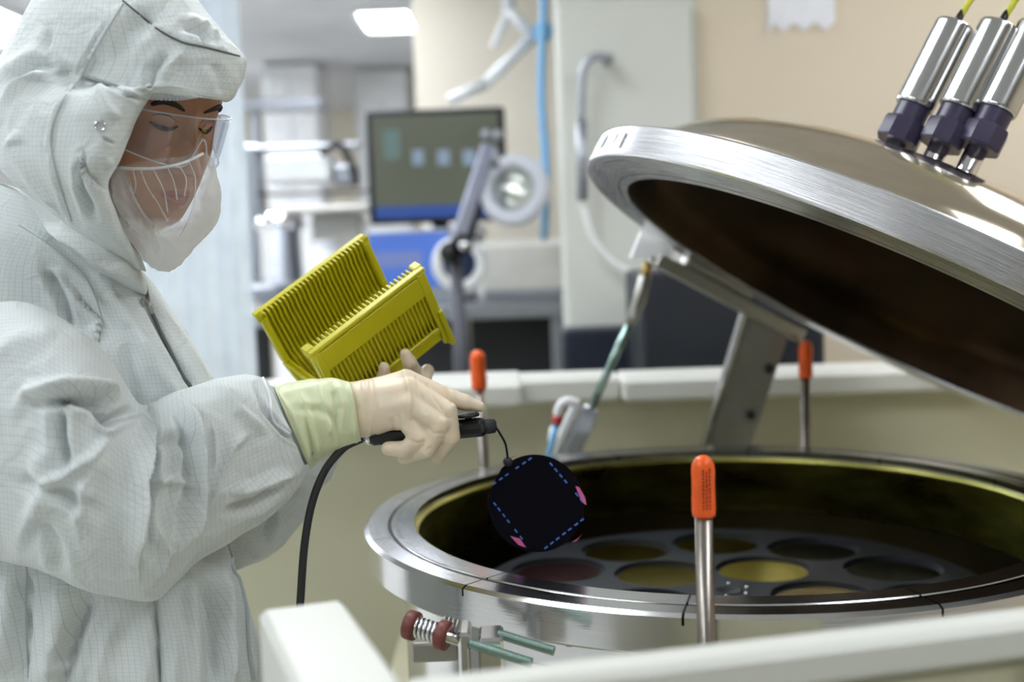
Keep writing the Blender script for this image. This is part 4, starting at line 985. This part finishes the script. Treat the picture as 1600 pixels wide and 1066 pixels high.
# right sleeve, nearest the viewer
rs_ = [(-170, 520, -140, 840, 1.33, .10), (-60, 488, -40, 862, 1.30, .125), (30, 474, 55, 888, 1.27, .13), (100, 505, 115, 915, 1.26, .13), (162, 552, 175, 932, 1.27, .125), (215, 630, 240, 940, 1.285, .112),
       (255, 622, 272, 912, 1.30, .105), (300, 606, 305, 880, 1.32, .098), (350, 590, 372, 838, 1.34, .088), (392, 586, 425, 803, 1.355, .072), (412, 592, 462, 765, 1.365, .056), (420, 600, 480, 738, 1.37, .048)]
rf = [([(20, 640), (48, 611), (105, 606), (160, 613), (196, 630), (207, 622), (204, 600), (188, 580), (150, 545)], 13, .016, 'r'),
      ([(60, 632), (110, 622), (150, 632), (168, 655)], 11, .016, 'v'), ([(140, 640), (165, 660), (190, 650), (225, 640)], 9, .016, 'v'),
      ([(228, 640), (222, 690), (210, 755), (213, 820), (218, 890)], 9, .018, 's'), ([(236, 650), (236, 720), (224, 800), (226, 860)], 9, .012, 'v'),
      ([(284, 618), (298, 660), (304, 710), (300, 770), (284, 830), (262, 885)], 10, .017, 's'), ([(276, 640), (288, 700), (286, 770), (262, 850)], 9, .012, 'v'),
      ([(95, 630), (92, 680), (104, 738)], 12, .012, 'v'), ([(60, 690), (70, 760), (50, 830)], 20, .008, 'r'), ([(172, 680), (140, 715), (104, 742), (60, 760)], 9, .010, 'r'), ([(165, 700), (130, 760), (120, 830)], 12, .008, 'r'),
      ([(40, 860), (60, 820), (85, 860), (100, 900)], 12, .006, 'v'), ([(332, 660), (334, 700), (332, 735)], 4, .006, 'p'), ([(390, 676), (360, 700), (340, 745), (320, 800)], 8, .008, 'p'),
      ([(352, 772), (392, 760), (425, 746), (462, 738)], 8, .010, 'r'), ([(350, 800), (400, 785), (445, 755)], 9, .007, 'v'), ([(400, 600), (412, 640), (440, 675), (470, 695)], 5, .006, 'v'), ([(345, 600), (370, 640), (420, 680)], 9, .006, 'r'),
      ([(225, 760), (260, 750), (300, 760)], 8, .006, 'r'), ([(230, 700), (262, 690), (300, 700)], 12, .005, 'v'), ([(245, 905), (252, 860), (240, 820)], 7, .008, 'p'), ([(-20, 560), (40, 530), (90, 530)], 18, .006, 'r'), ([(20, 750), (90, 770), (150, 800)], 14, .006, 'v')]
cloth('right_sleeve', rs_, nu=300, nv=300, e=2.25, folds=rf, wr=.0035, wscale=10, seed=2)
seam('cuff_seam', 'right_sleeve', [(410, 592), (420, 620), (426, 655), (445, 672), (466, 688), (476, 712)], .0016, M['paper'], person, .0012)

# knit cuff, gauntlet and right glove
cuff = [(405, 596, 452, 742, 1.37, .045), (425, 604, 468, 730, 1.375, .043), (445, 612, 492, 722, 1.378, .039), (470, 615, 505, 705, 1.38, .034)]
cloth('knit_cuff', cuff, m=M['sleeve_lining'], nu=40, nv=80, wr=.0012, wscale=40)
gs_ = [(427, 603, 484, 733, 1.375, .046), (432, 604, 488, 731, 1.375, .0455), (455, 598, 500, 720, 1.377, .044), (485, 593, 522, 708, 1.378, .039), (515, 591, 545, 700, 1.38, .035), (540, 596, 560, 692, 1.38, .032), (549, 599, 564, 690, 1.38, .031)]
gf = [([(500, 600), (512, 650), (528, 700)], 5, .003, 'r'), ([(470, 610), (490, 660), (500, 712)], 5, .003, 'r'), ([(455, 640), (500, 640), (530, 660)], 7, .0025, 'v'), ([(520, 600), (528, 640), (520, 690)], 6, .003, 'v'),
      ([(545, 598), (552, 640), (556, 690)], 3, .003, 'r'), ([(475, 640), (490, 700), (492, 722)], 6, .003, 'v'), ([(433, 612), (460, 650), (482, 715)], 4, .002, 'r')]
cloth('glove_gauntlet', gs_, m=M['gauntlet'], nu=100, nv=110, e=2.1, folds=gf, wr=.0018, wscale=26, seed=9)
YG = 1.38
def cp(x0, y0, Y0, r0, x1, y1, Y1, r1, k=.004): return (at(x0, y0, Y0), r0*Y0/1900, at(x1, y1, Y1), r1*Y1/1900, k)
gl = [cp(540, 628, 1.38, 30, 590, 620, 1.378, 27, .008), cp(545, 662, 1.38, 29, 590, 655, 1.372, 24, .008),
      cp(575, 653, 1.372, 23, 634, 652, 1.357, 18, .006), cp(615, 655, 1.368, 15, 660, 662, 1.362, 14, .006), cp(570, 645, 1.37, 25, 641, 631, 1.355, 20, .006), cp(570, 628, 1.373, 26, 641, 610, 1.362, 20, .006), cp(572, 618, 1.385, 23, 634, 594, 1.376, 16.5, .006),
      cp(632, 652, 1.357, 18, 655, 683, 1.348, 15.5, .0035), cp(655, 683, 1.348, 15.5, 636, 702, 1.354, 14, .0018), cp(636, 702, 1.354, 13.5, 607, 701, 1.366, 11.5, .0018),
      cp(645, 645, 1.358, 15, 668, 674, 1.354, 14, .003),
      cp(641, 630, 1.355, 18.5, 688, 662, 1.345, 16, .0025), cp(688, 662, 1.345, 16, 667, 702, 1.351, 14.5, .0015), cp(667, 702, 1.351, 14, 632, 714, 1.368, 12, .0015),
      cp(642, 610, 1.362, 18.5, 699, 643, 1.352, 16, .0025), cp(699, 643, 1.352, 15.5, 704, 682, 1.353, 15, .0015), cp(704, 682, 1.353, 14.5, 685, 712, 1.370, 12.5, .0015),
      cp(635, 594, 1.376, 17, 692, 619, 1.378, 16, .0025), cp(692, 619, 1.378, 15.5, 726, 629, 1.379, 13, .002), cp(726, 629, 1.379, 13, 750, 636, 1.38, 8.5, .002),
      cp(575, 662, 1.398, 19, 622, 672, 1.408, 15, .005), cp(622, 672, 1.408, 15, 668, 670, 1.408, 13, .003), cp(668, 670, 1.408, 13, 700, 662, 1.404, 11, .003)]
V, Fc = flesh(gl, .0013, .004, 3)
def wrinkle(V, Fc, pls, amb=.0004, sc_=60):
    bm_ = bmesh.new(); me_ = D.meshes.new('t'); me_.from_pydata(V.tolist(), [], Fc.tolist()); me_.update()
    nr = np.zeros(len(V)*3); me_.vertices.foreach_get('normal', nr) if hasattr(me_.vertices[0], 'normal') else None
    nr = nr.reshape(-1, 3); D.meshes.remove(me_); bm_.free()
    px = pj(V); fr = np.clip(-nr[:, 1]*1.5+.3, 0, 1); dsp = np.zeros(len(V))
    for pl_, wd, amp in pls:
        pl_ = np.array(pl_, float); best = np.full(len(V), 1e9)
        for k in range(len(pl_)-1): best = np.minimum(best, seg_dist(px, pl_[k], pl_[k+1])[0])
        dsp += amp*np.exp(-(best/wd)**2)
    dn = np.array([noise.noise(Vector(v*sc_)) for v in V])*amb
    return V+nr*(dsp*fr+dn)[:, None]
wr_ = [([(566, 592), (572, 640), (590, 680)], 2.5, .0012), ([(578, 588), (588, 640), (588, 690)], 3, -.0012), ([(573, 600), (582, 650), (576, 690)], 2.2, .0012), ([(548, 596), (553, 640), (556, 690)], 3, .0010),
       ([(632, 580), (640, 610), (641, 650)], 4, .0022), ([(650, 590), (658, 620), (664, 645)], 2.5, -.001), ([(668, 600), (676, 620), (690, 640)], 2.2, -.001),
       ([(638, 640), (640, 655), (634, 672)], 2.5, .0009), ([(612, 655), (616, 672)], 2.5, -.0009), ([(622, 650), (626, 674)], 2, -.0009),
       ([(640, 688), (652, 693), (662, 690)], 2, -.0012), ([(668, 668), (678, 678), (694, 677)], 2, -.0012), ([(690, 650), (704, 654)], 2, -.001), ([(672, 700), (664, 706)], 2, -.001),
       ([(690, 605), (700, 628)], 2.2, .0008), ([(700, 606), (706, 630)], 2, -.0008), ([(708, 612), (712, 634)], 2, .0008), ([(686, 684), (704, 690)], 2, -.001)]
V = wrinkle(V, Fc, wr_)
link('right_glove', V, Fc, M['glove'], person, True)
# left glove under the cassette
def cl(x0, y0, Y0, r0, x1, y1, Y1, r1, k=.004): return cp(x0, y0, Y0, r0, x1, y1, Y1, r1, k)
lg = [cl(560, 640, 1.55, 26, 600, 615, 1.53, 27, .008), cl(600, 612, 1.53, 26, 640, 600, 1.50, 22, .006), cl(640, 600, 1.50, 18, 664, 592, 1.475, 12, .005), cl(650, 586, 1.48, 13, 640, 566, 1.452, 11, .003), cl(640, 566, 1.452, 11, 633, 553, 1.448, 8.5, .003),
      cl(600, 610, 1.50, 16, 600, 588, 1.462, 11, .003), cl(600, 588, 1.462, 11, 600, 574, 1.454, 9, .003), cl(622, 612, 1.50, 16, 628, 592, 1.47, 11, .003), cl(570, 622, 1.51, 15, 566, 600, 1.475, 10, .003),
      cl(655, 600, 1.50, 14, 668, 580, 1.53, 11, .004)]
V, Fc = flesh(lg, .0018, .005, 3); V = wrinkle(V, Fc, [], .0006)
link('left_glove', V, Fc, M['glove'], person, True)

# sheer face cover
vs = [(176, 262, 317, 239, 1.335, .062), (168, 276, 330, 252, 1.335, .068), (168, 300, 341, 285, 1.335, .071), (178, 326, 343, 318, 1.335, .070), (192, 352, 333, 352, 1.335, .066), (208, 380, 310, 382, 1.335, .056), (222, 402, 287, 408, 1.335, .042), (238, 418, 264, 424, 1.335, .02)]
V, Fc, uv = loft(vs, nu=110, nv=160, e=2.1, folds=[([(175, 265), (185, 310), (215, 360), (240, 400)], 5, .005, 'r'), ([(215, 262), (222, 300), (240, 340)], 3, .003, 'r'), ([(235, 262), (250, 300), (262, 340)], 2.5, .003, 'r'), ([(262, 258), (280, 290), (285, 320)], 2.5, .003, 'r'),
    ([(290, 250), (300, 300), (285, 350)], 8, .006, 'r'), ([(310, 280), (318, 330), (290, 385)], 7, .005, 'v'), ([(230, 350), (265, 375), (280, 395)], 4, .003, 'r'), ([(200, 290), (235, 350), (250, 400)], 4, .004, 'v')], wr=.0035, wscale=30, seed=6)
px = pj(V)
den = .30+.75*np.clip((px[:, 0]-(318-.35*(px[:, 1]-260)))/26, 0, 1)*np.clip((px[:, 1]-235)/30, 0, 1)+.7*np.clip((px[:, 1]-338)/30, 0, 1)+.45*np.clip((200-px[:, 0]+.35*(px[:, 1]-262))/20, 0, 1)
den = np.clip(den, 0, .93)
nn = 160; Fq = [f for f in Fc if len(f) == 4]
link('face_cover', V, Fq, M['veil'], person, True, uv=uv, dens=den)
PV['face_cover'] = BVHTree.FromPolygons([Vector(v) for v in V], Fq)
pleat_m = mat('gathered_veil', (.85, .83, .81), .8, alpha=.42, scale=90, var=.15)
for pts_ in ([(192, 268), (203, 298), (222, 330), (240, 352)], [(220, 267), (230, 292), (248, 320), (262, 346)], [(240, 266), (256, 298), (262, 332)], [(262, 263), (272, 285), (277, 312)], [(280, 259), (291, 280), (288, 306)],
             [(202, 288), (220, 330), (250, 366)], [(172, 290), (188, 335), (222, 374)], [(208, 266), (212, 290), (206, 312)], [(296, 254), (306, 282), (300, 330), (280, 370)]):
    seam('cover_pleat', 'face_cover', pts_, .0007, pleat_m, person, -.0002, 30)
seam('cover_elastic', 'face_cover', [(180, 263), (210, 264), (245, 263), (280, 257), (300, 249), (316, 241)], .0016, M['white_plastic'], person, .0005)

# hood
hs = [(170, -75, 215, -78, 1.36, .02), (120, -62, 262, -62, 1.36, .07), (80, -36, 288, -34, 1.36, .10), (50, 0, 308, 0, 1.36, .118), (25, 48, 337, 42, 1.36, .13), (2, 92, 374, 84, 1.36, .134), (-10, 106, 380, 104, 1.36, .134), (-18, 113, 372, 134, 1.36, .130, 1.35),
      (-24, 120, 351, 156, 1.36, .124, 1.335), (-28, 138, 318, 137, 1.36, .118, 1.31), (-30, 156, 275, 132, 1.36, .114, 1.285), (-31, 170, 240, 140, 1.36, .112, 1.27), (-31, 186, 221, 166, 1.36, .112, 1.262), (-30, 200, 206, 192, 1.36, .110, 1.26), (-26, 216, 196, 218, 1.36, .110, 1.26), (-14, 245, 181, 252, 1.36, .108, 1.262), (10, 274, 165, 284, 1.36, .104, 1.268),
      (38, 302, 168, 308, 1.36, .100, 1.28), (65, 330, 184, 342, 1.37, .10, 1.295), (98, 362, 203, 376, 1.38, .10, 1.32), (135, 392, 219, 404, 1.39, .09, 1.35), (165, 412, 228, 424, 1.40, .07, 1.37)]
hf = [([(192, 0), (232, 34), (290, 66), (335, 76), (378, 88)], 4, .005, 's'), ([(185, 18), (150, 80), (126, 120), (92, 170), (78, 220), (92, 290), (112, 350)], 5, .005, 'r'), ([(178, 22), (140, 84), (118, 122)], 4, .004, 'v'),
      ([(128, 120), (175, 138), (228, 160)], 4, .006, 'v'), ([(230, 150), (240, 110), (262, 80)], 9, .006, 'v'), ([(255, 130), (268, 100), (290, 80)], 9, .006, 'r'), ([(285, 40), (315, 50), (328, 72)], 9, .008, 'v'), ([(310, 35), (340, 60)], 7, .005, 'r'),
      ([(130, 235), (136, 270), (160, 300), (185, 345)], 7, .009, 's'), ([(126, 240), (128, 290), (150, 340)], 7, .010, 'v'), ([(0, 130), (60, 100), (120, 122)], 12, .008, 'v'), ([(0, 165), (50, 120), (100, 105)], 9, .006, 'r'),
      ([(75, 40), (72, 80), (85, 95)], 8, .004, 'v'), ([(30, 200), (20, 230), (60, 290), (110, 340)], 10, .006, 'r'), ([(150, 130), (170, 170), (190, 185)], 8, .005, 'r'), ([(160, 215), (178, 225)], 3, .003, 'v'), ([(165, 245), (175, 262), (160, 290)], 7, .005, 'r'),
      ([(225, 160), (300, 150), (350, 158)], 3, -.002, 'r'), ([(205, 195), (188, 245), (166, 288)], 4, .004, 'r'), ([(250, 20), (200, 50), (180, 100)], 18, .006, 'v'), ([(330, 95), (345, 125), (345, 150)], 10, .004, 'v')]
cloth('hood', hs, nu=280, nv=280, e=2.5, folds=hf, wr=.0032, wscale=11, seed=1)
seam('brim_seam', 'hood', [(192, 1), (215, 20), (250, 48), (285, 66), (312, 72), (345, 80), (374, 88)], .0011, M['dark_cord'], person, .0002)
seam('hood_seam', 'hood', [(192, 6), (168, 45), (145, 85), (128, 118), (96, 160), (80, 205), (82, 245), (97, 300), (112, 345)], .0009, M['sleeve_lining'], person, .0002)
seam('side_seam', 'hood', [(128, 120), (160, 128), (200, 145), (232, 158)], .0006, M['sleeve_lining'], person, .0002)
p_, n_ = hit('hood', 157, 197, .0012)
MB().lathe([(.0038, -.001), (.0052, -.001), (.0058, .0006), (.0052, .0018), (.0042, .0018), (.0037, .0006)], p_, n_, 28, True).build('snap', M['chrome'], person, True)
# collar flap and front zip of the coverall
cf_ = [(0, 285, 40, 300, 1.40, .05), (30, 300, 120, 330, 1.385, .085), (70, 335, 182, 372, 1.375, .105), (100, 385, 212, 412, 1.38, .11), (150, 425, 228, 444, 1.395, .09), (195, 450, 232, 462, 1.41, .05)]
cloth('collar', cf_, nu=110, nv=140, e=2.4, folds=[([(25, 290), (80, 350), (150, 400), (215, 440)], 6, .006, 'r'), ([(40, 310), (90, 370), (150, 420)], 6, .005, 'v')], wr=.003, wscale=14, seed=12)
seam('front_zip', 'coverall', [(226, 448), (234, 478), (252, 520), (276, 568), (300, 612)], .0022, M['dark_cord'], person, .0015)
p_, n_ = hit('coverall', 222, 475, .002)
MB().lathe([(0, 0), (.005, 0), (.0055, .002), (.003, .004), (0, .004)], p_, n_, 20).build('zip_snap', M['steel_dull'], person, True)
MB().tube([p_+np.array([.006, -.002, .006]), p_+np.array([.010, -.004, -.012])], .0022, 10).build('zip_pull', M['steel_dull'], person, True)
seam('shoulder_seam', 'coverall', [(30, 352), (80, 385), (130, 430), (158, 492), (155, 535)], .0008, M['sleeve_lining'], person, .0003)
seam('front_panel_edge', 'coverall', [(354, 845), (372, 900), (384, 950), (388, 1005), (396, 1062)], .0022, M['sleeve_lining'], person, .001)
seam('side_panel_seam', 'coverall', [(42, 880), (40, 960), (44, 1060)], .0008, M['sleeve_lining'], person, .0003)

# pleated edge of the hair cap under the brim
n = 120; Y_ = np.linspace(-.069, -.010, n); Zc = .019+.013*np.linspace(0, 1, n)
Q = hw(face_pt(Y_, Zc, .004)); Q2 = hw(face_pt(Y_, Zc+.016, .004)); rp = .0018*np.sin(np.arange(n)*.9)
V = np.concatenate([Q+HF*rp[:, None], Q2+HF*.003+HF*rp[:, None]*.3, Q2+HF*.0005, Q-HF*.002+HF*rp[:, None]])
Fc = []
for i in range(n-1):
    for a, b in ((0, 1), (1, 2), (2, 3), (3, 0)): Fc.append((a*n+i, a*n+i+1, b*n+i+1, b*n+i))
link('hair_cap', V, Fc, M['paper'], person, True)

# safety glasses
na_, nz_ = 90, 22
def lensgrid(s0, s1, off, side):
    out = []
    for t in np.linspace(0, 1, nz_):
        row = []
        for a in np.linspace(s0, s1, na_):
            y = .072*math.sin(a); bul = abs(a)/1.25
            top = .012+.004*math.cos(a*1.5); bot = -.042+.010*bul**2
            nn_ = math.exp(-(y/.011)**2); bot = bot+nn_*.034
            edge = max(0, (abs(a)-1.05)/.35); bot = bot+edge**2*.02; top = top-edge**2*.004
            z = top+(bot-top)*t; x = .024+(.088+off)*math.cos(a)**.9 if math.cos(a) > 0 else .024
            row.append((x-.006*t, y*(1+off*8), z))
        out.append(row)
    return np.array(out)
G1, G2 = lensgrid(-1.4, 1.4, .0, 0), lensgrid(-1.4, 1.4, .0018, 0)
A1 = hw(G1).reshape(-1, 3); A2 = hw(G2).reshape(-1, 3); k = len(A1); Fc = []
for i in range(nz_-1):
    for j in range(na_-1):
        a = i*na_+j; Fc += [(a, a+1, a+1+na_, a+na_), (k+a, k+a+na_, k+a+1+na_, k+a+1)]
bd = [j for j in range(na_)]+[i*na_+na_-1 for i in range(1, nz_)]+[(nz_-1)*na_+j for j in range(na_-2, -1, -1)]+[i*na_ for i in range(nz_-2, 0, -1)]
for i in range(len(bd)): a, b = bd[i], bd[(i+1) % len(bd)]; Fc.append((a, k+a, k+b, b))
gls = link('safety_glasses', np.concatenate([A1, A2]), Fc, M['clear'], person, True)
mrim = mat('clear_rim', (.75, .80, .88), .1, alpha=.55)
rimp = hw(G2[-1]); MB().tube(rimp, .0009, 8).build('lower_rim', mrim, gls, True)
MB().tube(hw(G2[0]), .0009, 8).build('upper_rim', mrim, gls, True)
for s in (-1, 1):
    MB().tube(hw(np.array([(.052, s*.072, .006), (.03, s*.078, .008), (-.02, s*.079, .008), (-.06, s*.075, .0)])), .0016, 8).build('temple_arm', mrim, gls, True)
for k_ in range(3):
    a = np.array([(.056-.004*k_, -.0765, .016-.009*k_), (.040-.004*k_, -.0775, .016-.009*k_)]); MB().tube(hw(a), .0013, 8).build('vent', mrim, gls, True)
MB().tube(hw(np.array([(.036, -.079, .022), (.030, -.079, -.006)])), .0028, 8).build('hinge', mrim, gls, True)

# ------------------------------------------------------------------ vacuum wand, cable and the wafer it holds
WY = 1.374
wd = root('vacuum_wand', at(672, 676, WY), 'black vacuum wand held in the right gloved hand', 'vacuum wand')
W0, W1 = at(580, 684, WY), at(757, 667, WY); wu = nz(W1-W0); WL = np.linalg.norm(W1-W0)
MB().lathe([(0, 0), (.0085, 0), (.0098, .003), (.0098, WL*.33), (.0090, WL*.35), (.0088, WL*.70), (.0108, WL*.72), (.0110, WL*.97), (.0095, WL), (0, WL)], W0, wu, 12).build('body', M['black'], wd)
MB().lathe([(0, WL), (.0085, WL), (.0088, WL+.004), (.0080, WL+.012), (.004, WL+.014), (0, WL+.014)], W0, wu, 24).build('tip_collar', M['black_matte'], wd, True)
MB().lathe([(0, -.010), (.0055, -.010), (.0060, -.007), (.0078, -.006), (.0078, -.002), (.0065, 0), (0, 0)], W0, wu, 24).build('connector', M['chrome'], wd, True)
bu = nz(np.cross(np.cross(wu, [0, 0, 1.]), wu)); bp_ = W0+wu*WL*.865
MB().lathe([(0, .009), (.004, .009), (.004, .0125), (.013, .0135), (.0135, .016), (.012, .017), (0, .017)], bp_, bu, 28).build('button', M['black'], wd, True)
ends = at(793, 716, 1.43)
MB().tube(smooth_path([W1+wu*.012, at(780, 676, 1.385), at(789, 692, 1.405), at(792, 706, 1.42), ends], 24), .0014, 8).build('tip_wire', M['black'], wd, True)
cab = [W0-wu*.008, at(556, 690, 1.37), at(535, 702, 1.365), at(508, 735, 1.355), at(488, 785, 1.345), at(476, 850, 1.335), at(470, 930, 1.33), at(466, 1010, 1.33), at(470, 1120, 1.34), at(480, 1300, 1.36)]
MB().tube(smooth_path(cab, 90), .0045, 14).build('cable', M['rubber'], wd, True)
WR = .0592; WC = at(838, 786, 1.45); wn = nz(at(838, 786, 1.45)-CAMP)*-1
wn = nz(wn+np.array([.18, 0, .16])); wa = nz(np.cross([0, 0, 1.], wn)); wb = np.cross(wn, wa)
def wafer3():
    th = np.linspace(0, 2*np.pi, 120, endpoint=False); r = np.full(120, WR)
    fl = 2.6; r = np.where(np.cos(th-fl) > .955, WR*.955/np.cos(th-fl), r)
    P = WC+r[:, None]*(np.cos(th)[:, None]*wa+np.sin(th)[:, None]*wb); V = np.concatenate([P, P+wn*.0008]); n = 120
    return V, [tuple(range(n))[::-1], tuple(range(n, 2*n))]+[(i, (i+1) % n, n+(i+1) % n, n+i) for i in range(n)]
V, Fc = wafer3(); hwf = link('patterned_wafer', V, Fc, mat('black_wafer', (.003, .003, .006), .08, 0, spec=.12, rvar=.02), None, False, org=WC)
setp(hwf, 'round black wafer with blue dashed marks held up on the wand tip', 'wafer')
def on_w(px, py, off=.0010):
    v = ray(px, py); t = ((WC-CAMP)@wn)/(v@wn); return CAMP+v*t+wn*off
dash = mat('blue_dashes', (.06, .16, .60), .3, .3); db = MB()
for (x0, y0), (x1, y1), ks in (((772, 756), (830, 716), (0, .18, .34, .62, .8, .96)), ((861, 726), (915, 790), (0, .14, .28, .42, .74, .88)), ((773, 788), (820, 848), (0, .14, .3, .45, .7, .88)), ((853, 856), (909, 813), (0, .16, .32, .5, .66, .84, 1))):
    A, B = on_w(x0, y0), on_w(x1, y1); u = nz(B-A); v = np.cross(wn, u)
    for k in ks: db.obox(A+(B-A)*k, [u, v, wn], (.0025, .0009, .0002), .0001)
db.build('dash_marks', dash, hwf)
mg = mat('magenta_highlight', (.55, .10, .25), .3, .3); gb = MB()  # magenta highlights on the wafer, painted as thin coloured patches
for pts in ([(899, 760), (905, 762), (914, 778), (916, 790), (908, 784)], [(797, 838), (812, 842), (822, 856), (810, 852)], [(893, 848), (905, 840), (911, 834), (900, 846)], [(795, 716), (808, 711), (800, 716)]):
    V = [on_w(*p, .0009) for p in pts]; W = [on_w(*p, .0011) for p in pts]; n = len(V)
    gb.add(V+W, [tuple(range(n))[::-1], tuple(range(n, 2*n))]+[(i, (i+1) % n, n+(i+1) % n, n+i) for i in range(n)])
gb.build('edge_highlight', mg, hwf)
MB().lathe([(0, 0), (.0058, 0), (.0058, .002), (.002, .004), (0, .004)], on_w(793, 722, .0009), wn, 24).build('suction_tip', M['rubber'], wd, True)

# ------------------------------------------------------------------ yellow wafer cassette
def fitaxes():
    S = 1.45/1900.
    O = at(485, 550, 1.40)            # front wall top edge, left end
    Lv = at(655, 420, 1.468)-O; Wv = O-at(393, 498, 1.485); Lv_ = nz(Lv)
    Wn = nz(Wv-Lv_*(Wv@Lv_)); Hn = nz(np.cross(Lv_, Wn));
    if Hn[2] > 0: Hn = -Hn
    return O, Lv_, Wn, Hn, np.linalg.norm(Lv), np.linalg.norm(Wv)
CO, cL, cW, cH, LL, WW = fitaxes()
HH = .118; 
cs = root('wafer_cassette', CO+cL*LL/2-cW*WW/2+cH*HH, 'yellow slotted wafer cassette held tilted in the left gloved hand', 'cassette')
def cb(l0, l1, w0, w1, h0_, h1, mb, bev=.001):
    c = CO+cL*(l0+l1)/2+cW*(w0+w1)/2+cH*(h0_+h1)/2
    return mb.obox(c, [cL, cW, cH], (abs(l1-l0)/2, abs(w1-w0)/2, abs(h1-h0_)/2), bev)
# local: w = 0 front wall plane, -WW far wall; h = 0 top, HH bottom
def wallprof(w, sgn, name):
    mb = MB()
    n = 24
    hs_ = [(0, 0), (HH*.22, 0), (HH*.62, 0), (HH*.80, -sgn*.012), (HH, -sgn*.034)]
    th_ = .0028
    for (ha, wa_), (hb_, wb_) in zip(hs_[:-1], hs_[1:]):
        a = CO+cH*ha+cW*(w+wa_); b = CO+cH*hb_+cW*(w+wb_); u = nz(b-a); nn_ = nz(np.cross(cL, u))
        mb.obox((a+b)/2+cL*LL/2, [cL, u, nn_], (LL/2, np.linalg.norm(b-a)/2+.0008, th_/2), .0005)
    mb.build(name, M['yellow'], cs)
    # slot ribs inside
    rb_ = MB()
    for i in range(26):
        l = .006+(LL-.012)*i/25
        for (ha, wa_), (hb_, wb_) in zip(hs_[:-1], hs_[1:]):
            a = CO+cH*ha+cW*(w+wa_-sgn*.0045); b = CO+cH*hb_+cW*(w+wb_-sgn*.0045); u = nz(b-a); nn_ = nz(np.cross(cL, u))
            rb_.obox((a+b)/2+cL*l, [cL, u, nn_], (.0011, np.linalg.norm(b-a)/2, .0035), .0006)
    for i in range(26):
        l = .006+(LL-.012)*i/25; cb(l-.0012, l+.0012, w-sgn*.012, w-sgn*.001, -.002, .012, rb_, .0006)
    rb_.build('slot_ribs', M['yellow'], cs)
    fb = MB(); cb(-.004, LL+.004, w-.002 if sgn > 0 else w-.007, w+.007 if sgn > 0 else w+.002, -.002, .003, fb); cb(-.005, .006, w-sgn*.011-.003, w-sgn*.003+.003, -.003, .008, fb); cb(LL-.006, LL+.005, w-sgn*.011-.003, w-sgn*.003+.003, -.003, .008, fb); cb(-.003, LL+.003, w+sgn*.003-.001, w+sgn*.003+.001, 0, .006, fb); fb.build('top_flange', M['yellow'], cs)
wallprof(0, 1, 'side_wall'); wallprof(-WW, -1, 'side_wall')
# outer face of the near wall: flat band, recessed ribbed window, foot
ob = MB(); cb(0, LL, .001, .006, .006, HH*.30, ob); cb(0, LL, .001, .006, HH*.74, HH*.80, ob); cb(-.001, .008, .001, .007, .003, HH*.95, ob); cb(LL-.010, LL+.002, .001, .007, .003, HH*.98, ob)
ob.build('outer_band', M['yellow'], cs)
rb_ = MB()
for i in range(25):
    l = .012+(LL-.026)*i/24; cb(l-.0012, l+.0012, .001, .0045, HH*.30, HH*.75, rb_, .0006)
rb_.build('outer_ribs', M['yellow'], cs)
ft = MB(); cb(.0, LL, -.03, -.026, HH*.88, HH+.008, ft); cb(0, LL, -WW+.026, -WW+.03, HH*.88, HH+.008, ft)
cb(LL*.70, LL, -.034, .004, HH*.80, HH*.84, ft)
cb(LL-.004, LL+.003, -.034, .010, HH*.55, HH*1.03, ft); cb(.004, LL, -.003, .003, HH*.78, HH*.92, ft);
ft.build('foot_rail', M['yellow'], cs)
# end panels: an H bar at each end
for l0, l1, nm in ((.0, .004, 'end_panel'), (LL-.004, LL, 'end_panel')):
    eb_ = MB()
    for w in (0, -WW):
        sg = 1 if w == 0 else -1
        cb(l0-.002, l1+.002, w-(.012 if sg > 0 else 0), w+(.0 if sg > 0 else .012), .004, HH*.66, eb_)
    cb(l0, l1, -WW+.002, -.002, HH*.66, HH*.80, eb_); cb(l0-.003, l1+.003, -WW+.004, -.004, HH*.66, HH*.69, eb_)
    for sg, w in ((1, 0), (-1, -WW)):
        a = CO+cL*(l0+l1)/2+cW*(w-sg*.004)+cH*HH*.68; b = CO+cL*(l0+l1)/2+cW*(w-sg*.034)+cH*HH; u = nz(b-a)
        eb_.obox((a+b)/2, [cL, u, np.cross(cL, u)], ((l1-l0)/2+.002, np.linalg.norm(b-a)/2, .006), .001)
    eb_.build(nm, M['yellow'], cs)
